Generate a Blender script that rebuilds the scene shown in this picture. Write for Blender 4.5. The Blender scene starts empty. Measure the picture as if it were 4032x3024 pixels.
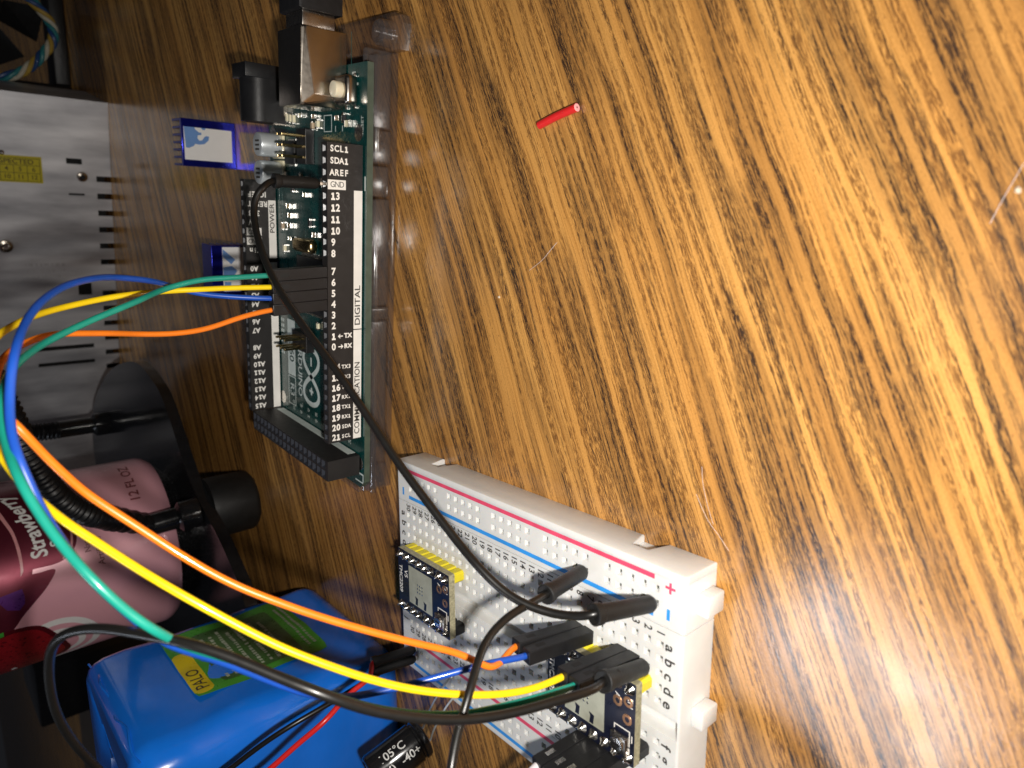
import bpy, bmesh, math, random
from mathutils import Vector, Matrix
random.seed(7)
U = 0.001                       # everything below is written in millimetres
SC = bpy.context.scene
COL = SC.collection

# ------------------------------------------------------------------ camera
cam_d = bpy.data.cameras.new('camera')
cam = bpy.data.objects.new('camera', cam_d); COL.objects.link(cam)
CR = Vector((0.961611, 0.241673, -0.129994))      # right of the phone held upright
CD = Vector((0.064899, -0.660557, -0.747965))     # down
CF = Vector((-0.266632, 0.710815, -0.650883))     # forward
CPOS = Vector((75.88, -144.41, 93.39))
m = Matrix((CD, CR, -CF)).transposed().to_4x4()   # the phone is turned on its side
m.translation = CPOS*U
cam.matrix_world = m
cam_d.sensor_width = 36.0
cam_d.lens = 24.171
cam_d.clip_start = 0.005
cam_d.clip_end = 20.0
cam_d.dof.use_dof = True
cam_d.dof.focus_distance = 0.150
cam_d.dof.aperture_fstop = 30.0
SC.camera = cam

# ------------------------------------------------------------------ world, lamps, exposure
world = bpy.data.worlds.new('World'); SC.world = world; world.use_nodes = True
bg = world.node_tree.nodes['Background']
bg.inputs[0].default_value = (0.75, 0.78, 0.9, 1); bg.inputs[1].default_value = 0.012

def area(name, loc, target, size, power, col):
    l = bpy.data.lights.new(name, 'AREA'); l.shape = 'DISK'; l.size = size*U; l.energy = power; l.color = col
    o = bpy.data.objects.new(name, l); COL.objects.link(o)
    o.location = Vector(loc)*U
    o.rotation_euler = (Vector(target)-Vector(loc)).to_track_quat('-Z', 'Y').to_euler()
    return o
# the phone's own lamp beside the lens
fl = CPOS + CR*(-12) + CD*8 - CF*2
area('phone_lamp', fl, (30, 20, 0), 5, 0.33, (1.0, 0.95, 0.88))
# the room's ceiling lamp, high and far to the left
cl = area('ceiling_lamp', (-763, 200, 1180), (14, -119, 0), 330, 3.1, (0.80, 0.88, 1.0))
cl.data.shape = 'RECTANGLE'; cl.data.size = 0.38; cl.data.size_y = 0.14
zz_ = (Vector((-763, 200, 1180))-Vector((14, -119, 0))).normalized(); xx_ = Vector((-0.4, -0.91, 0)); xx_ = (xx_-zz_*xx_.dot(zz_)).normalized()
cl.rotation_euler = Matrix((xx_, zz_.cross(xx_), zz_)).transposed().to_euler()

SC.cycles.transparent_max_bounces = 48
SC.view_settings.view_transform = 'Standard'
SC.view_settings.look = 'None'
SC.view_settings.exposure = 0.0
SC.view_settings.gamma = 1.0
SC.view_settings.use_curve_mapping = False

# ------------------------------------------------------------------ materials
MATS = {}
def mat(name, col, rough=0.5, metal=0.0, spec=0.5, coat=0.0, coat_r=0.1, trans=0.0, ior=1.5, sss=0.0, sss_r=1.0,
        var=0.12, vscale=0.35, bump=0.0, bscale=2.0, rvar=0.1, alpha=1.0, emis=None):
    m = bpy.data.materials.new(name); m.use_nodes = True
    nt = m.node_tree; b = nt.nodes['Principled BSDF']
    b.inputs['Roughness'].default_value = rough
    b.inputs['Metallic'].default_value = metal
    b.inputs['Specular IOR Level'].default_value = spec
    b.inputs['Coat Weight'].default_value = coat; b.inputs['Coat Roughness'].default_value = coat_r
    b.inputs['Transmission Weight'].default_value = trans; b.inputs['IOR'].default_value = ior
    b.inputs['Alpha'].default_value = alpha
    if sss:
        b.inputs['Subsurface Weight'].default_value = sss
        b.inputs['Subsurface Radius'].default_value = (1.0, 0.75, 0.55)
        b.inputs['Subsurface Scale'].default_value = sss_r*U
    tc = nt.nodes.new('ShaderNodeTexCoord')
    mp = nt.nodes.new('ShaderNodeMapping'); mp.inputs['Scale'].default_value = (1000, 1000, 1000)
    nt.links.new(tc.outputs['Object'], mp.inputs['Vector'])
    n = nt.nodes.new('ShaderNodeTexNoise'); n.inputs['Scale'].default_value = vscale; n.inputs['Detail'].default_value = 5
    nt.links.new(mp.outputs[0], n.inputs['Vector'])
    r = nt.nodes.new('ShaderNodeValToRGB')
    r.color_ramp.elements[0].position = 0.3; r.color_ramp.elements[1].position = 0.7
    a = [max(0, c*(1-var)) for c in col]; c2 = [min(1, c*(1+var)) for c in col]
    r.color_ramp.elements[0].color = (*a, 1); r.color_ramp.elements[1].color = (*c2, 1)
    nt.links.new(n.outputs['Fac'], r.inputs[0]); nt.links.new(r.outputs[0], b.inputs['Base Color'])
    if rvar:
        mr = nt.nodes.new('ShaderNodeMapRange')
        mr.inputs['To Min'].default_value = max(0.02, rough-rvar); mr.inputs['To Max'].default_value = min(1, rough+rvar)
        n2 = nt.nodes.new('ShaderNodeTexNoise'); n2.inputs['Scale'].default_value = vscale*2.3; n2.inputs['Detail'].default_value = 4
        nt.links.new(mp.outputs[0], n2.inputs['Vector'])
        nt.links.new(n2.outputs['Fac'], mr.inputs['Value']); nt.links.new(mr.outputs[0], b.inputs['Roughness'])
    if bump:
        nb = nt.nodes.new('ShaderNodeTexNoise'); nb.inputs['Scale'].default_value = bscale; nb.inputs['Detail'].default_value = 4
        nt.links.new(mp.outputs[0], nb.inputs['Vector'])
        bp = nt.nodes.new('ShaderNodeBump'); bp.inputs['Strength'].default_value = bump; bp.inputs['Distance'].default_value = 0.0002
        nt.links.new(nb.outputs['Fac'], bp.inputs['Height']); nt.links.new(bp.outputs[0], b.inputs['Normal'])
    MATS[name] = m
    return m

def wood():
    m = bpy.data.materials.new('wood_laminate'); m.use_nodes = True
    nt = m.node_tree; N = nt.nodes; L = nt.links; b = N['Principled BSDF']
    tc = N.new('ShaderNodeTexCoord')
    mp = N.new('ShaderNodeMapping'); mp.inputs['Scale'].default_value = (1000, 1000, 1000)
    L.new(tc.outputs['Object'], mp.inputs['Vector'])
    rot = N.new('ShaderNodeMapping'); rot.vector_type = 'TEXTURE'; rot.inputs['Rotation'].default_value = (0, 0, math.radians(30))
    L.new(mp.outputs[0], rot.inputs['Vector'])
    def noise(vec, sx, sy, sc=1.0, det=3, rough=0.55, dist=0.0, off=(0, 0, 0)):
        q = N.new('ShaderNodeMapping'); q.inputs['Scale'].default_value = (sx, sy, 1); q.inputs['Location'].default_value = off
        L.new(vec, q.inputs['Vector'])
        n = N.new('ShaderNodeTexNoise'); n.inputs['Scale'].default_value = sc; n.inputs['Detail'].default_value = det
        n.inputs['Roughness'].default_value = rough; n.inputs['Distortion'].default_value = dist
        L.new(q.outputs[0], n.inputs['Vector']); return n.outputs['Fac']
    def math_(op, a, bb=None, c=None):
        q = N.new('ShaderNodeMath'); q.operation = op
        for i, v in enumerate((a, bb, c)):
            if v is None: continue
            if isinstance(v, (int, float)): q.inputs[i].default_value = v
            else: L.new(v, q.inputs[i])
        return q.outputs[0]
    def ramp(fac, p0, p1, a=0.0, c=1.0):
        q = N.new('ShaderNodeMapRange'); q.interpolation_type = 'SMOOTHSTEP'
        q.inputs['From Min'].default_value = p0; q.inputs['From Max'].default_value = p1
        q.inputs['To Min'].default_value = a; q.inputs['To Max'].default_value = c
        L.new(fac, q.inputs['Value']); return q.outputs[0]
    def mix(fac, a, c):
        q = N.new('ShaderNodeMix'); q.data_type = 'RGBA'
        if isinstance(fac, (int, float)): q.inputs[0].default_value = fac
        else: L.new(fac, q.inputs[0])
        for s, v in ((6, a), (7, c)):
            if isinstance(v, tuple): q.inputs[s].default_value = (*v, 1)
            else: L.new(v, q.inputs[s])
        return q.outputs[2]
    # bend the grain gently
    w1 = noise(rot.outputs[0], 0.009, 0.011, det=1)
    w2 = noise(rot.outputs[0], 0.035, 0.05, det=2, off=(9, 4, 0))
    sep = N.new('ShaderNodeSeparateXYZ'); L.new(rot.outputs[0], sep.inputs[0])
    dy = math_('ADD', math_('MULTIPLY', math_('SUBTRACT', w1, 0.5), 4.5), math_('MULTIPLY', math_('SUBTRACT', w2, 0.5), 1.4))
    yy = math_('ADD', sep.outputs['Y'], dy)
    cmb = N.new('ShaderNodeCombineXYZ'); L.new(sep.outputs['X'], cmb.inputs['X']); L.new(yy, cmb.inputs['Y'])
    V = cmb.outputs[0]
    tone = ramp(noise(V, 0.006, 0.10, det=3), 0.33, 0.67)
    band = ramp(noise(V, 0.009, 0.16, det=3, rough=0.5, off=(3, 17, 0)), 0.50, 0.63)
    zone = ramp(noise(V, 0.011, 0.17, det=2, rough=0.5, off=(31, 5, 0)), 0.47, 0.55)
    core = ramp(noise(V, 0.014, 0.50, det=2, rough=0.5, off=(11, 51, 0)), 0.45, 0.50)
    strand = ramp(noise(V, 0.035, 2.0, det=3, rough=0.6, off=(3, 15, 0)), 0.44, 0.56)
    dark = math_('MULTIPLY', math_('MULTIPLY', zone, core), math_('MULTIPLY_ADD', strand, 0.7, 0.3))
    line = ramp(noise(V, 0.010, 0.85, det=2, rough=0.5, off=(1, 77, 0)), 0.49, 0.56)
    thin = ramp(noise(V, 0.022, 1.25, det=2, rough=0.5, off=(19, 33, 0)), 0.57, 0.605)
    pore = ramp(noise(V, 0.5, 5.0, det=3, rough=0.7, off=(5, 5, 0)), 0.42, 0.54)
    fine = ramp(noise(V, 0.03, 2.4, det=4, rough=0.65, off=(7, 2, 0)), 0.46, 0.64)
    speck = ramp(noise(V, 1.1, 2.2, det=2, rough=0.5, off=(2, 9, 0)), 0.66, 0.72)
    grainy = noise(V, 2.5, 5.0, det=2, rough=0.7)
    col = mix(tone, (0.62, 0.315, 0.085), (0.54, 0.255, 0.064))
    col = mix(math_('MULTIPLY', fine, 0.45), col, (0.27, 0.115, 0.022))
    col = mix(math_('MULTIPLY', math_('MULTIPLY', line, pore), 0.88), col, (0.13, 0.055, 0.018))
    col = mix(math_('MULTIPLY', math_('MAXIMUM', math_('MULTIPLY', band, 0.5), zone), 0.45), col, (0.25, 0.115, 0.032))
    streak = math_('MULTIPLY', dark, ramp(pore, 0.0, 0.6, 0.25, 1.0))
    col = mix(math_('MULTIPLY', streak, 0.94), col, (0.022, 0.014, 0.013))
    col = mix(math_('MULTIPLY', math_('MULTIPLY', thin, pore), 0.62), col, (0.045, 0.028, 0.018))
    col = mix(math_('MULTIPLY', speck, 0.55), col, (0.12, 0.05, 0.018))
    hsv = N.new('ShaderNodeHueSaturation'); L.new(col, hsv.inputs['Color'])
    L.new(math_('MULTIPLY_ADD', grainy, 0.8, 0.60), hsv.inputs['Value'])
    L.new(hsv.outputs[0], b.inputs['Base Color'])
    L.new(ramp(noise(mp.outputs[0], 0.05, 0.05, det=5), 0.3, 0.7, 0.17, 0.27), b.inputs['Roughness'])
    b.inputs['Specular IOR Level'].default_value = 0.8
    bp = N.new('ShaderNodeBump'); bp.inputs['Strength'].default_value = 0.10; bp.inputs['Distance'].default_value = 0.00012
    hb = math_('ADD', noise(mp.outputs[0], 1.3, 1.3, det=3), math_('MULTIPLY', noise(V, 0.4, 3.5, det=2), 0.4))
    L.new(hb, bp.inputs['Height']); L.new(bp.outputs[0], b.inputs['Normal'])
    MATS['wood'] = m

wood()
mat('white_abs', (0.74, 0.735, 0.715), 0.42, sss=0.35, sss_r=1.6, var=0.03, bump=0.05, bscale=1.0)
mat('hole_floor', (0.22, 0.22, 0.20), 0.5, metal=0.0)
mat('ink_red', (0.75, 0.07, 0.15), 0.5)
mat('ink_blue', (0.03, 0.30, 0.80), 0.5)
mat('ink_black', (0.05, 0.045, 0.04), 0.6)
mat('ink_white', (0.82, 0.79, 0.74), 0.55, var=0.05)
mat('header_chamfer_lit', (0.03, 0.033, 0.043), 0.35, var=0.2)  # highlight on the hole chamfers, put into the colour as lighter bluish plastic
mat('ink_grey', (0.58, 0.64, 0.61), 0.5, var=0.1)
mat('pcb_teal', (0.002, 0.045, 0.042), 0.28, spec=0.6, coat=0.4, var=0.25, bump=0.05, bscale=1.2)
mat('pcb_edge', (0.065, 0.085, 0.062), 0.5, var=0.2)
mat('pcb_navy', (0.006, 0.008, 0.022), 0.30, spec=0.6, coat=0.3, var=0.2)
mat('pcb_core', (0.33, 0.30, 0.19), 0.6, var=0.35, vscale=1.6)
mat('black_plastic', (0.010, 0.010, 0.011), 0.42, spec=0.4, var=0.2, bump=0.12, bscale=3.0)
mat('header_plastic', (0.019, 0.017, 0.0165), 0.50, spec=0.4, var=0.15, bump=0.12, bscale=3.0)
mat('matte_rubber', (0.009, 0.009, 0.009), 0.52, spec=0.4, var=0.2, bump=0.2, bscale=2.5)
mat('gloss_black', (0.010, 0.010, 0.011), 0.16, spec=0.6, var=0.2, bump=0.02, bscale=0.5)
mat('hole_black', (0.004, 0.004, 0.004), 0.7)
mat('nickel', (0.50, 0.45, 0.39), 0.24, metal=1.0, var=0.04, rvar=0.05, bump=0.02)
mat('nickel_dark', (0.45, 0.41, 0.37), 0.28, metal=1.0, var=0.06)
mat('aluminium', (0.66, 0.70, 0.72), 0.32, metal=0.45, var=0.05)
mat('solder', (0.74, 0.72, 0.68), 0.22, metal=1.0, var=0.12, vscale=1.5, bump=0.35, bscale=2.2)
mat('gold', (0.62, 0.46, 0.22), 0.22, metal=1.0, var=0.08)
mat('copper_pad', (0.62, 0.33, 0.17), 0.3, metal=0.9, var=0.1)
mat('heat_pad', (0.52, 0.52, 0.41), 0.40, metal=0.4, var=0.12, bump=0.15, bscale=2.5)
mat('ceramic_tan', (0.50, 0.38, 0.26), 0.4)
mat('chip_black', (0.012, 0.012, 0.013), 0.45, var=0.1)
mat('button_cream', (0.78, 0.70, 0.52), 0.35, sss=0.3, sss_r=0.8, var=0.05)
mat('led_white', (0.85, 0.78, 0.55), 0.35, var=0.1)
mat('yellow_plastic', (0.75, 0.62, 0.02), 0.45, sss=0.15, sss_r=0.6, var=0.08)
mat('wire_orange', (0.85, 0.20, 0.012), 0.33, coat=0.5, coat_r=0.09, var=0.05, rvar=0.06)
mat('wire_yellow', (0.88, 0.62, 0.008), 0.33, coat=0.5, coat_r=0.09, var=0.05, rvar=0.06)
mat('wire_green', (0.010, 0.27, 0.20), 0.33, coat=0.5, coat_r=0.09, var=0.06, rvar=0.06)
mat('wire_blue', (0.012, 0.075, 0.42), 0.33, coat=0.5, coat_r=0.09, var=0.06, rvar=0.06)
mat('wire_black', (0.008, 0.0075, 0.007), 0.36, spec=0.4, coat=0.2, coat_r=0.2, var=0.1, rvar=0.06)
mat('wire_red', (0.62, 0.02, 0.02), 0.35, coat=0.2, coat_r=0.15, var=0.05, rvar=0.06)
mat('wire_white', (0.75, 0.70, 0.72), 0.35, coat=0.2, var=0.04)
mat('wire_purple', (0.25, 0.05, 0.40), 0.35, coat=0.2, var=0.04)
mat('pink_core', (0.85, 0.42, 0.42), 0.5)
mat('blue_wrap', (0.008, 0.18, 0.80), 0.17, spec=0.6, coat=0.5, coat_r=0.06, var=0.12, vscale=0.06, bump=0.35, bscale=0.12)
mat('label_green', (0.06, 0.33, 0.03), 0.30, coat=0.4, var=0.08)
mat('label_dark', (0.045, 0.12, 0.028), 0.30, coat=0.4, var=0.1)
mat('label_yellow', (0.72, 0.56, 0.01), 0.30, coat=0.4, var=0.04)
mat('label_text', (0.38, 0.42, 0.32), 0.4)
mat('blue_anodized', (0.010, 0.015, 0.28), 0.22, metal=0.75, var=0.1)
mat('tape_white', (0.80, 0.79, 0.78), 0.55, var=0.02)
mat('tape_blue', (0.13, 0.27, 0.58), 0.5, var=0.05)
mat('can_pink', (0.78, 0.39, 0.45), 0.32, metal=0.15, coat=0.3, var=0.05, vscale=0.05)
mat('can_dark', (0.13, 0.014, 0.030), 0.38, metal=0.6, coat=0.3, var=0.15, vscale=0.08)
mat('can_red', (0.28, 0.008, 0.015), 0.30, metal=0.3, coat=0.3, var=0.1)
mat('can_deep', (0.10, 0.005, 0.012), 0.3, metal=0.4)
mat('can_purple', (0.13, 0.03, 0.20), 0.3, metal=0.5)
mat('can_green', (0.04, 0.28, 0.03), 0.35)
mat('can_white', (0.75, 0.74, 0.72), 0.35, var=0.04)
mat('can_tan', (0.62, 0.27, 0.28), 0.35)
mat('print_brown', (0.20, 0.04, 0.04), 0.4)
mat('can_metal', (0.55, 0.55, 0.56), 0.25, metal=1.0)
mat('sticker_yellow', (0.62, 0.52, 0.004), 0.45, var=0.04)
mat('sticker_ink', (0.10, 0.08, 0.003), 0.5)
mat('sleeve_ink', (0.62, 0.62, 0.60), 0.4)
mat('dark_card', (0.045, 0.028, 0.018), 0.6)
mat('fibre', (0.78, 0.66, 0.62), 0.4)
mat('crumb', (0.6, 0.5, 0.38), 0.6)
mat('wire_teal', (0.03, 0.22, 0.24), 0.4)
mat('wire_cream', (0.55, 0.52, 0.42), 0.4)
mat('wire_ochre', (0.45, 0.30, 0.05), 0.4)
mat('wire_navy', (0.02, 0.07, 0.22), 0.4)

def acrylic():
    m = bpy.data.materials.new('clear_acrylic'); m.use_nodes = True
    nt = m.node_tree; N = nt.nodes; L = nt.links
    for q in list(N): N.remove(q)
    out = N.new('ShaderNodeOutputMaterial'); tr = N.new('ShaderNodeBsdfTransparent'); tr.inputs[0].default_value = (0.87, 0.86, 0.87, 1)
    gl = N.new('ShaderNodeBsdfGlossy'); gl.inputs['Roughness'].default_value = 0.10
    df = N.new('ShaderNodeBsdfDiffuse'); df.inputs[0].default_value = (0.50, 0.49, 0.50, 1)
    fr = N.new('ShaderNodeFresnel'); fr.inputs[0].default_value = 1.85
    mx = N.new('ShaderNodeMixShader'); mx2 = N.new('ShaderNodeMixShader'); mx2.inputs[0].default_value = 0.04
    tc = N.new('ShaderNodeTexCoord'); no = N.new('ShaderNodeTexNoise'); no.inputs['Scale'].default_value = 260
    bp = N.new('ShaderNodeBump'); bp.inputs['Strength'].default_value = 0.2; bp.inputs['Distance'].default_value = 0.0003
    L.new(tc.outputs['Object'], no.inputs['Vector']); L.new(no.outputs['Fac'], bp.inputs['Height']); L.new(bp.outputs[0], gl.inputs['Normal'])
    L.new(tr.outputs[0], mx2.inputs[1]); L.new(df.outputs[0], mx2.inputs[2])
    ge = N.new('ShaderNodeNewGeometry'); inv = N.new('ShaderNodeMath'); inv.operation = 'SUBTRACT'; inv.inputs[0].default_value = 1.0
    L.new(ge.outputs['Backfacing'], inv.inputs[1]); mu = N.new('ShaderNodeMath'); mu.operation = 'MULTIPLY'; L.new(fr.outputs[0], mu.inputs[0]); L.new(inv.outputs[0], mu.inputs[1])
    L.new(mu.outputs[0], mx.inputs[0]); L.new(mx2.outputs[0], mx.inputs[1]); L.new(gl.outputs[0], mx.inputs[2]); L.new(mx.outputs[0], out.inputs[0])
    MATS['clear_acrylic'] = m
acrylic()
def brushed():
    m = bpy.data.materials.new('galvanised_steel'); m.use_nodes = True
    nt = m.node_tree; b = nt.nodes['Principled BSDF']; L = nt.links
    tc = nt.nodes.new('ShaderNodeTexCoord')
    mp = nt.nodes.new('ShaderNodeMapping'); mp.inputs['Scale'].default_value = (1000*0.10, 1000*0.10, 1000*0.022)
    L.new(tc.outputs['Object'], mp.inputs['Vector'])
    n = nt.nodes.new('ShaderNodeTexNoise'); n.inputs['Scale'].default_value = 1.0; n.inputs['Detail'].default_value = 6
    L.new(mp.outputs[0], n.inputs['Vector'])
    r = nt.nodes.new('ShaderNodeValToRGB'); r.color_ramp.elements[0].position = 0.3; r.color_ramp.elements[1].position = 0.72
    r.color_ramp.elements[0].color = (0.36, 0.365, 0.395, 1); r.color_ramp.elements[1].color = (0.86, 0.86, 0.89, 1)
    L.new(n.outputs['Fac'], r.inputs[0]); L.new(r.outputs[0], b.inputs['Base Color'])
    b.inputs['Metallic'].default_value = 0.55
    mr = nt.nodes.new('ShaderNodeMapRange'); mr.inputs['To Min'].default_value = 0.38; mr.inputs['To Max'].default_value = 0.55
    L.new(n.outputs['Fac'], mr.inputs['Value']); L.new(mr.outputs[0], b.inputs['Roughness'])
    MATS['steel'] = m
brushed()

# ------------------------------------------------------------------ mesh helpers (millimetres)
def new(): return bmesh.new()
def hullbox(bm, V8, bev=0, seg=2, mi=0, M=None):
    vs = [bm.verts.new(M @ Vector(v) if M else v) for v in V8]
    F = [(0,3,2,1),(4,5,6,7),(0,1,5,4),(1,2,6,5),(2,3,7,6),(3,0,4,7)]
    fs = [bm.faces.new([vs[i] for i in f]) for f in F]
    for f in fs: f.material_index = mi
    if bev:
        es = list({e for f in fs for e in f.edges})
        r = bmesh.ops.bevel(bm, geom=es, offset=bev, segments=seg, affect='EDGES', profile=0.5)
        for f in r['faces']: f.material_index = mi
def box(bm, x0, x1, y0, y1, z0, z1, bev=0, seg=2, mi=0, M=None):
    hullbox(bm, [(x0,y0,z0),(x1,y0,z0),(x1,y1,z0),(x0,y1,z0),(x0,y0,z1),(x1,y0,z1),(x1,y1,z1),(x0,y1,z1)], bev, seg, mi, M)
def prism(bm, poly, z0, z1, bev=0, mi=0, M=None, seg=2):
    T = (lambda v: M @ Vector(v)) if M else (lambda v: Vector(v))
    a = [bm.verts.new(T((x, y, z0))) for x, y in poly]; b = [bm.verts.new(T((x, y, z1))) for x, y in poly]
    n = len(poly); fs = [bm.faces.new(a[::-1]), bm.faces.new(b)]
    for i in range(n): fs.append(bm.faces.new([a[i], a[(i+1) % n], b[(i+1) % n], b[i]]))
    for f in fs: f.material_index = mi
    if bev:
        es = [e for e in fs[1].edges]
        r = bmesh.ops.bevel(bm, geom=es, offset=bev, segments=seg, affect='EDGES', profile=0.5)
        for f in r['faces']: f.material_index = mi
def frame_of(d):
    d = d.normalized(); up = Vector((0, 0, 1)) if abs(d.z) < 0.9 else Vector((1, 0, 0))
    a = d.cross(up).normalized(); b = a.cross(d).normalized(); return a, b
def lathe(bm, p0, axis, prof, seg=32, mi=0):
    """prof: list of (distance along axis, radius)"""
    p0 = Vector(p0); d = Vector(axis).normalized(); a, b = frame_of(d)
    rings = []
    for h, r in prof:
        if r < 1e-6: rings.append([bm.verts.new(p0+d*h)])
        else: rings.append([bm.verts.new(p0+d*h+(a*math.cos(2*math.pi*i/seg)+b*math.sin(2*math.pi*i/seg))*r) for i in range(seg)])
    for r0, r1 in zip(rings, rings[1:]):
        for i in range(seg):
            j = (i+1) % seg
            if len(r0) == 1 and len(r1) == 1: continue
            if len(r0) == 1: f = bm.faces.new([r0[0], r1[i], r1[j]])
            elif len(r1) == 1: f = bm.faces.new([r0[j], r0[i], r1[0]])
            else: f = bm.faces.new([r0[j], r0[i], r1[i], r1[j]])
            f.material_index = mi
def cyl(bm, p0, p1, r, r1=None, seg=24, mi=0, bev=0.0):
    p0 = Vector(p0); p1 = Vector(p1); h = (p1-p0).length; r1 = r if r1 is None else r1
    if bev: prof = [(0,0),(0,r-bev),(bev*0.3,r-bev*0.3),(bev,r),(h-bev,r1),(h-bev*0.3,r1-bev*0.3),(h,r1-bev),(h,0)]
    else: prof = [(0,0),(0,r),(h,r1),(h,0)]
    lathe(bm, p0, p1-p0, prof, seg, mi)
def spline(pts, n=6):
    P = [Vector(p) for p in pts]; out = []
    P = [P[0]*2-P[1]] + P + [P[-1]*2-P[-2]]
    for i in range(1, len(P)-2):
        for k in range(n):
            t = k/n; a, b, c, d = P[i-1:i+3]
            out.append(0.5*((2*b)+(c-a)*t+(2*a-5*b+4*c-d)*t*t+(3*b-a-3*c+d)*t**3))
    out.append(P[-2]); return out
def tube(bm, pts, r, seg=12, n=6, mi=0, smooth=0, rr=None):
    P = spline(pts, n)
    for _ in range(smooth):
        P = [P[0]]+[(P[i-1]+P[i]*2+P[i+1])*0.25 for i in range(1, len(P)-1)]+[P[-1]]
    T = [(P[min(i+1, len(P)-1)]-P[max(i-1, 0)]).normalized() for i in range(len(P))]
    a, b = frame_of(T[0]); prev = None; first = None
    for i, p in enumerate(P):
        a = (a-T[i]*a.dot(T[i])).normalized(); b = T[i].cross(a)
        rad = rr(i/(len(P)-1)) if rr else r
        ring = [bm.verts.new(p+(a*math.cos(2*math.pi*k/seg)+b*math.sin(2*math.pi*k/seg))*rad) for k in range(seg)]
        if prev:
            for k in range(seg):
                f = bm.faces.new([prev[k], prev[(k+1) % seg], ring[(k+1) % seg], ring[k]]); f.material_index = mi
        else: first = ring
        prev = ring
    f = bm.faces.new(first[::-1]); f.material_index = mi
    f = bm.faces.new(prev); f.material_index = mi
def quad(bm, O, X, Y, x0, x1, y0, y1, mi=0, lift=0.0, thick=0.03):
    """thin raised print on a face with origin O, axes X, Y"""
    O = Vector(O); X = Vector(X).normalized(); Y = Vector(Y).normalized(); Z = X.cross(Y)
    V = [O+X*x+Y*y+Z*z for z in (lift, lift+thick) for x, y in ((x0,y0),(x1,y0),(x1,y1),(x0,y1))]
    hullbox(bm, V, mi=mi)
def ring2d(bm, O, X, Y, pts_o, pts_i, mi=0, lift=0.0):
    O = Vector(O); X = Vector(X).normalized(); Y = Vector(Y).normalized(); Z = X.cross(Y)
    a = [bm.verts.new(O+X*x+Y*y+Z*lift) for x, y in pts_o]; b = [bm.verts.new(O+X*x+Y*y+Z*lift) for x, y in pts_i]
    n = len(a)
    for i in range(n):
        f = bm.faces.new([a[i], a[(i+1) % n], b[(i+1) % n], b[i]]); f.material_index = mi
def text(bm, s, size, O, X, Y, align='LEFT', bold=0.0, lift=0.02, mi=0, fn=None, width=1.0, shear=0.0):
    cu = bpy.data.curves.new('lettering', 'FONT'); cu.body = s; cu.size = size*1.38; cu.align_x = align; cu.align_y = 'CENTER'
    cu.offset = bold; cu.resolution_u = 3; cu.shear = shear
    o = bpy.data.objects.new('lettering', cu); COL.objects.link(o)
    dg = bpy.context.evaluated_depsgraph_get(); dg.update()
    me = bpy.data.meshes.new_from_object(o.evaluated_get(dg))
    O = Vector(O); X = Vector(X).normalized(); Y = Vector(Y).normalized(); Z = X.cross(Y)
    idx = []
    for v in me.vertices:
        x, y = v.co.x*width, v.co.y
        idx.append(bm.verts.new(fn(x, y) if fn else O+X*x+Y*y+Z*lift))
    for p in me.polygons:
        try:
            f = bm.faces.new([idx[i] for i in p.vertices]); f.material_index = mi
        except ValueError: pass
    bpy.data.objects.remove(o); bpy.data.curves.remove(cu); bpy.data.meshes.remove(me)
def perforated(bm, xs, ys, x0, x1, y0, y1, z, hw=0.62, taper=0.42, d1=0.8, d2=3.0, mi=0, mif=1, M=None, mit=None):
    """a flat top with a square contact hole at every (x, y) of xs x ys"""
    T = (lambda v: M @ Vector(v)) if M else (lambda v: Vector(v))
    X = [x0]+sorted(v for x in xs for v in (x-hw, x+hw))+[x1]
    Y = [y0]+sorted(v for y in ys for v in (y-hw, y+hw))+[y1]
    g = {}
    def vv(i, j):
        if (i, j) not in g: g[i, j] = bm.verts.new(T((X[i], Y[j], z)))
        return g[i, j]
    for i in range(len(X)-1):
        for j in range(len(Y)-1):
            c = [vv(i,j), vv(i+1,j), vv(i+1,j+1), vv(i,j+1)]
            if i % 2 == 1 and j % 2 == 1:
                cx = (X[i]+X[i+1])/2; cy = (Y[j]+Y[j+1])/2
                prev = c
                for zz, w, mm in ((z-d1, taper, mi if mit is None else mit), (z-d2, taper, mif)):
                    r = [bm.verts.new(T((cx+sx*w, cy+sy*w, zz))) for sx, sy in ((-1,-1),(1,-1),(1,1),(-1,1))]
                    for k in range(4):
                        f = bm.faces.new([prev[k], prev[(k+1) % 4], r[(k+1) % 4], r[k]]); f.material_index = mm
                    prev = r
                f = bm.faces.new(prev); f.material_index = mif
            else:
                f = bm.faces.new(c); f.material_index = mi
BASE = {}
def thing(name, label, cat, loc=(0,0,0), rotz=0.0, group=None, local=False):
    o = bpy.data.objects.new(name, None); COL.objects.link(o)
    o.empty_display_size = 0.005
    o.location = Vector(loc)*U; o.rotation_euler = (0, 0, rotz)
    o['label'] = label; o['category'] = cat
    if group: o['group'] = group
    BASE[o.name] = Vector((0,0,0)) if local else Vector(loc)
    return o
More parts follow.
